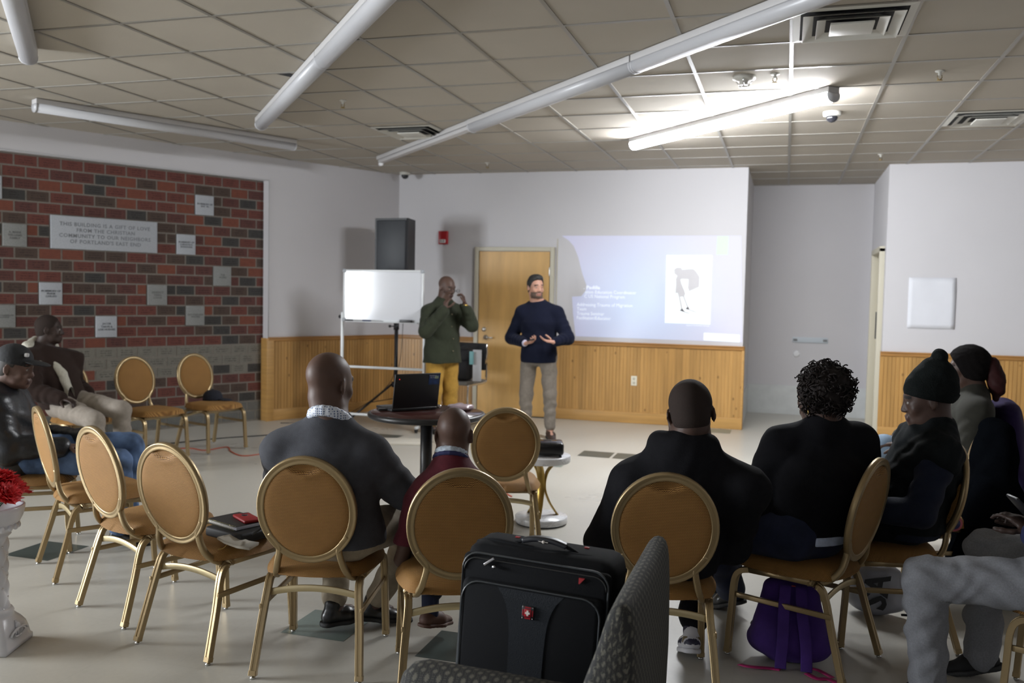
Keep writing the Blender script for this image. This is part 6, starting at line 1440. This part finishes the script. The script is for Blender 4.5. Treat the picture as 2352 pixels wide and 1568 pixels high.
# ---------------- bags under the chairs ----------------
pur = clothm('purple_nylon', (.065, .026, .20), noise=(7, .25)); pnk = mat('pink_webbing', (.50, .03, .17), .6)
T = thing('backpack', 'purple backpack with pink straps on the floor under the curly-haired woman\'s chair', 'backpack', (.06, 3.86, 0))
v = Vol((-.25, -.2, -.02), (.25, .2, .42), .007); v.ecap((0, .0, .10), (.0, 0, .30), (.165, .085), (.11, .06), (1, 0, 0), k=0); v.ell((0, 0, .07), (.165, .085, .075), None, .03); v.ell((.0, -.05, .13), (.12, .06, .10), None, .03); v.plane((0, 0, .004), (0, 0, -1)); v.mesh('pack_body', pur, T, (0, 0, 0), wr=.008, wf=24, seed=5)
for s in (-1, 1):
    q = MB(); q.sweep(smoothpath([(s * .03 + .01, -.075, .34), (s * .035 + .01, -.118, .25), (s * .045 + .02, -.125, .12), (s * .05 + .02, -.12, .035), (s * .05 + .02, -.13, .008)], 5), rrect(.045, .010, .003, 2), upf=lambda i: (0, -1, .2)); q.build('shoulder_strap', pur, T)
    q = MB(); q.sweep(smoothpath([(s * .05 + .02, -.135, .006), (s * .09 + .02, -.15 - .02 * s, .004), (s * .15, -.16, .012 if s < 0 else .004), (s * .19, -.13 - .06 * (s > 0), .004)], 5), rrect(.026, .003, .001, 1)); q.build('webbing', pnk, T)
q = MB(); q.sweep(smoothpath([(.09, -.08, .006), (.12, -.09, .006), (.17, -.14, .004)], 4), rrect(.022, .003, .001, 1)); q.build('webbing', pnk, T)
q = MB(); q.box((.0, -.07, .335), (.05, .003, .004)); q.build('red_piping', mat('red_trim', (.5, .03, .03), .5), T)
T = thing('shopping_bag', 'white bag with big black letters under the chair of the person in the pom-pom hat', 'bag', (.46, 4.58, 0), -.12)
v = Vol((-.2, -.15, -.02), (.2, .15, .32), .007); v.ecap((0, 0, .07), (0, 0, .21), (.125, .06), (.115, .045), (1, 0, 0), k=0); v.ell((0, 0, .05), (.12, .06, .05), None, .02); v.plane((0, 0, .003), (0, 0, -1)); v.plane((0, 0, .245), (0, 0, 1)); v.mesh('bag_body', mat('white_plastic_bag', (.34, .35, .39), .35), T, (0, 0, 0), wr=.006, wf=26, seed=8)
tm = text_mesh('SA', .15, mat('print_black', (.01, .01, .012), .5), T, depth=.003, bold=.004); tm.location = (.01, -.068, .13); tm.rotation_euler = (PI / 2 - .06, -1.45, 0)
q = MB(); q.tube(smoothpath([(.12, -.02, .02), (.2, -.05, .05), (.27, -.06, .16)], 5), .006, 6); q.build('bag_strap', blk, T)

# ---------------- coats over chair backs ----------------
v = Vol((.6, 4.7, -.0), (1.4, 5.5, 1.05), .009); v.ecap((1.055, 5.09, .84), (1.05, 5.10, .50), (.19, .075), (.22, .13), (.1, -1, 0), k=0); v.ecap((1.05, 5.10, .50), (1.03, 5.06, .14), (.22, .13), (.26, .19), (.1, -1, 0), k=.04); v.ecap((.98, 4.92, .55), (.93, 4.86, .25), (.08, .07), (.10, .10), (.1, -1, 0), k=.05)
o = v.mesh('long_coat', clothm('black_parka_nylon', (.0025, .003, .004), sheen=0, spec=.0), None, (1.05, 5.1, 0), wr=.010, wf=20, seed=3); o.location = (1.05, 5.1, 0); tag(o, 'long black parka with a round red badge draped over a chair back', 'coat')
bp_ = MB(); bp_.lathe([(0, 0), (.040, 0), (.040, .003), (0, .003)], (0, 0, 0), 24, R=Rx(PI / 2)); ob = bp_.build('round_badge', mat('badge_red_ring', (.42, .09, .12), .6), o, loc=(.822 - 1.05, 4.772 - 5.1, .43))
q = MB(); q.lathe([(0, 0), (.030, 0), (.030, .005), (0, .005)], (0, 0, 0), 24, R=Rx(PI / 2)); q.build('badge_blue_field', mat('badge_blue', (.03, .03, .11), .6), ob)
q = MB(); q.prism([(-.018, -.006), (-.010, -.014), (.004, -.012), (.008, -.004), (.018, .004), (.012, .012), (.002, .008), (-.004, .016), (-.014, .010)], .005, .007, R=Rx(PI / 2)); q.build('badge_white_map', mat('badge_white', (.55, .55, .6), .6), ob)
q = MB(); q.lathe([(0, .0065), (.004, .0065), (.004, .008), (0, .008)], (0, 0, 0), 10, R=Rx(PI / 2)); q.build('badge_red_dot', MATS['badge_red_ring'], ob)
v = Vol((.95, 5.6, .2), (1.7, 6.5, 1.1), .009); v.ecap((1.29, 6.04, .86), (1.33, 6.05, .46), (.19, .075), (.21, .10), (.1, -1, 0), k=0)
o = v.mesh('purple_coat', clothm('deep_purple_wool', (.016, .008, .048), sheen=.0), None, (1.3, 6.05, 0), wr=.009, wf=24, seed=6); o.location = (1.3, 6.05, 0); tag(o, 'deep purple coat hung over the chair behind the ponytailed woman', 'coat')

# ---------------- cords on the floor ----------------
orm = mat('orange_cord_rubber', (.40, .075, .035), .5)
def fl(pts, z=.005): return [(x, y, z) for x, y in pts]
cable(fl([(-5.19, 5.9), (-5.35, 6.35), (-5.52, 6.80), (-5.32, 7.07), (-5.106, 7.04), (-5.03, 7.27), (-4.85, 7.08), (-4.62, 6.94), (-4.50, 7.15), (-4.3, 7.3), (-4.0, 7.1), (-3.6, 6.75), (-3.3, 6.45)]), .0055, orm, 'orange extension cord tangled on the floor before the brick wall', cat='cord')
cable(fl([(-3.3, 6.44), (-3.014, 6.443), (-2.912, 6.468), (-2.778, 6.505), (-2.639, 6.527), (-2.167, 6.531), (-1.9, 6.3)]), .0055, orm, 'orange cord on the floor passing under the round table', cat='cord')
cable(fl([(-5.6, 6.2), (-5.75, 6.915), (-5.56, 7.35), (-5.35, 7.72), (-5.095, 8.0), (-4.9, 8.4), (-4.7, 9.0)]), .006, cab, 'black extension cord along the foot of the brick wall', cat='cord')

# ---------------- the projected slide ----------------
def slide_mat(name, base, em, estr, grad=False):  # wall colour plus emission that stands in for the projector's light
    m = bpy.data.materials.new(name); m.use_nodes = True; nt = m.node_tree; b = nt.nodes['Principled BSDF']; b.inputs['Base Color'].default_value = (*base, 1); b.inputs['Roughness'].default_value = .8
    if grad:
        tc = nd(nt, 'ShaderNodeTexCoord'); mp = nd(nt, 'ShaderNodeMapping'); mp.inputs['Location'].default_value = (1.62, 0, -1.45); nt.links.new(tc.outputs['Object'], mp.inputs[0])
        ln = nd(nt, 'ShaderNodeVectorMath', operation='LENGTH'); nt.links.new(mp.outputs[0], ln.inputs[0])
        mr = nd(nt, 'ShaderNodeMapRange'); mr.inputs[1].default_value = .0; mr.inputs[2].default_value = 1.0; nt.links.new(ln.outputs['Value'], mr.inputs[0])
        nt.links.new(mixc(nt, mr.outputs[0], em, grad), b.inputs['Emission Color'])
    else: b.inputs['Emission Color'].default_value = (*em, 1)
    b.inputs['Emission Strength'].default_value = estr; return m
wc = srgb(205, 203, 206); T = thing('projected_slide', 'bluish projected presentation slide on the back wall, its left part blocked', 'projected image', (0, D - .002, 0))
out = [(-2.623, 2.226), (-.511, 2.226), (-.462, 1.007), (-2.422, 1.014), (-2.461, 1.287), (-2.477, 1.492), (-2.364, 1.50), (-2.312, 1.563), (-2.303, 1.632), (-2.354, 1.762), (-2.413, 1.971), (-2.47, 2.10), (-2.53, 2.165)]  # presenter's cast shadow is cut into the left side of this outline
def flat(name, poly, y, m, par):
    q = MB(); q.add([(x, y, z) for x, z in poly], [tuple(range(len(poly)))], 0, False); ob = q.build(name, m, par)
    return ob
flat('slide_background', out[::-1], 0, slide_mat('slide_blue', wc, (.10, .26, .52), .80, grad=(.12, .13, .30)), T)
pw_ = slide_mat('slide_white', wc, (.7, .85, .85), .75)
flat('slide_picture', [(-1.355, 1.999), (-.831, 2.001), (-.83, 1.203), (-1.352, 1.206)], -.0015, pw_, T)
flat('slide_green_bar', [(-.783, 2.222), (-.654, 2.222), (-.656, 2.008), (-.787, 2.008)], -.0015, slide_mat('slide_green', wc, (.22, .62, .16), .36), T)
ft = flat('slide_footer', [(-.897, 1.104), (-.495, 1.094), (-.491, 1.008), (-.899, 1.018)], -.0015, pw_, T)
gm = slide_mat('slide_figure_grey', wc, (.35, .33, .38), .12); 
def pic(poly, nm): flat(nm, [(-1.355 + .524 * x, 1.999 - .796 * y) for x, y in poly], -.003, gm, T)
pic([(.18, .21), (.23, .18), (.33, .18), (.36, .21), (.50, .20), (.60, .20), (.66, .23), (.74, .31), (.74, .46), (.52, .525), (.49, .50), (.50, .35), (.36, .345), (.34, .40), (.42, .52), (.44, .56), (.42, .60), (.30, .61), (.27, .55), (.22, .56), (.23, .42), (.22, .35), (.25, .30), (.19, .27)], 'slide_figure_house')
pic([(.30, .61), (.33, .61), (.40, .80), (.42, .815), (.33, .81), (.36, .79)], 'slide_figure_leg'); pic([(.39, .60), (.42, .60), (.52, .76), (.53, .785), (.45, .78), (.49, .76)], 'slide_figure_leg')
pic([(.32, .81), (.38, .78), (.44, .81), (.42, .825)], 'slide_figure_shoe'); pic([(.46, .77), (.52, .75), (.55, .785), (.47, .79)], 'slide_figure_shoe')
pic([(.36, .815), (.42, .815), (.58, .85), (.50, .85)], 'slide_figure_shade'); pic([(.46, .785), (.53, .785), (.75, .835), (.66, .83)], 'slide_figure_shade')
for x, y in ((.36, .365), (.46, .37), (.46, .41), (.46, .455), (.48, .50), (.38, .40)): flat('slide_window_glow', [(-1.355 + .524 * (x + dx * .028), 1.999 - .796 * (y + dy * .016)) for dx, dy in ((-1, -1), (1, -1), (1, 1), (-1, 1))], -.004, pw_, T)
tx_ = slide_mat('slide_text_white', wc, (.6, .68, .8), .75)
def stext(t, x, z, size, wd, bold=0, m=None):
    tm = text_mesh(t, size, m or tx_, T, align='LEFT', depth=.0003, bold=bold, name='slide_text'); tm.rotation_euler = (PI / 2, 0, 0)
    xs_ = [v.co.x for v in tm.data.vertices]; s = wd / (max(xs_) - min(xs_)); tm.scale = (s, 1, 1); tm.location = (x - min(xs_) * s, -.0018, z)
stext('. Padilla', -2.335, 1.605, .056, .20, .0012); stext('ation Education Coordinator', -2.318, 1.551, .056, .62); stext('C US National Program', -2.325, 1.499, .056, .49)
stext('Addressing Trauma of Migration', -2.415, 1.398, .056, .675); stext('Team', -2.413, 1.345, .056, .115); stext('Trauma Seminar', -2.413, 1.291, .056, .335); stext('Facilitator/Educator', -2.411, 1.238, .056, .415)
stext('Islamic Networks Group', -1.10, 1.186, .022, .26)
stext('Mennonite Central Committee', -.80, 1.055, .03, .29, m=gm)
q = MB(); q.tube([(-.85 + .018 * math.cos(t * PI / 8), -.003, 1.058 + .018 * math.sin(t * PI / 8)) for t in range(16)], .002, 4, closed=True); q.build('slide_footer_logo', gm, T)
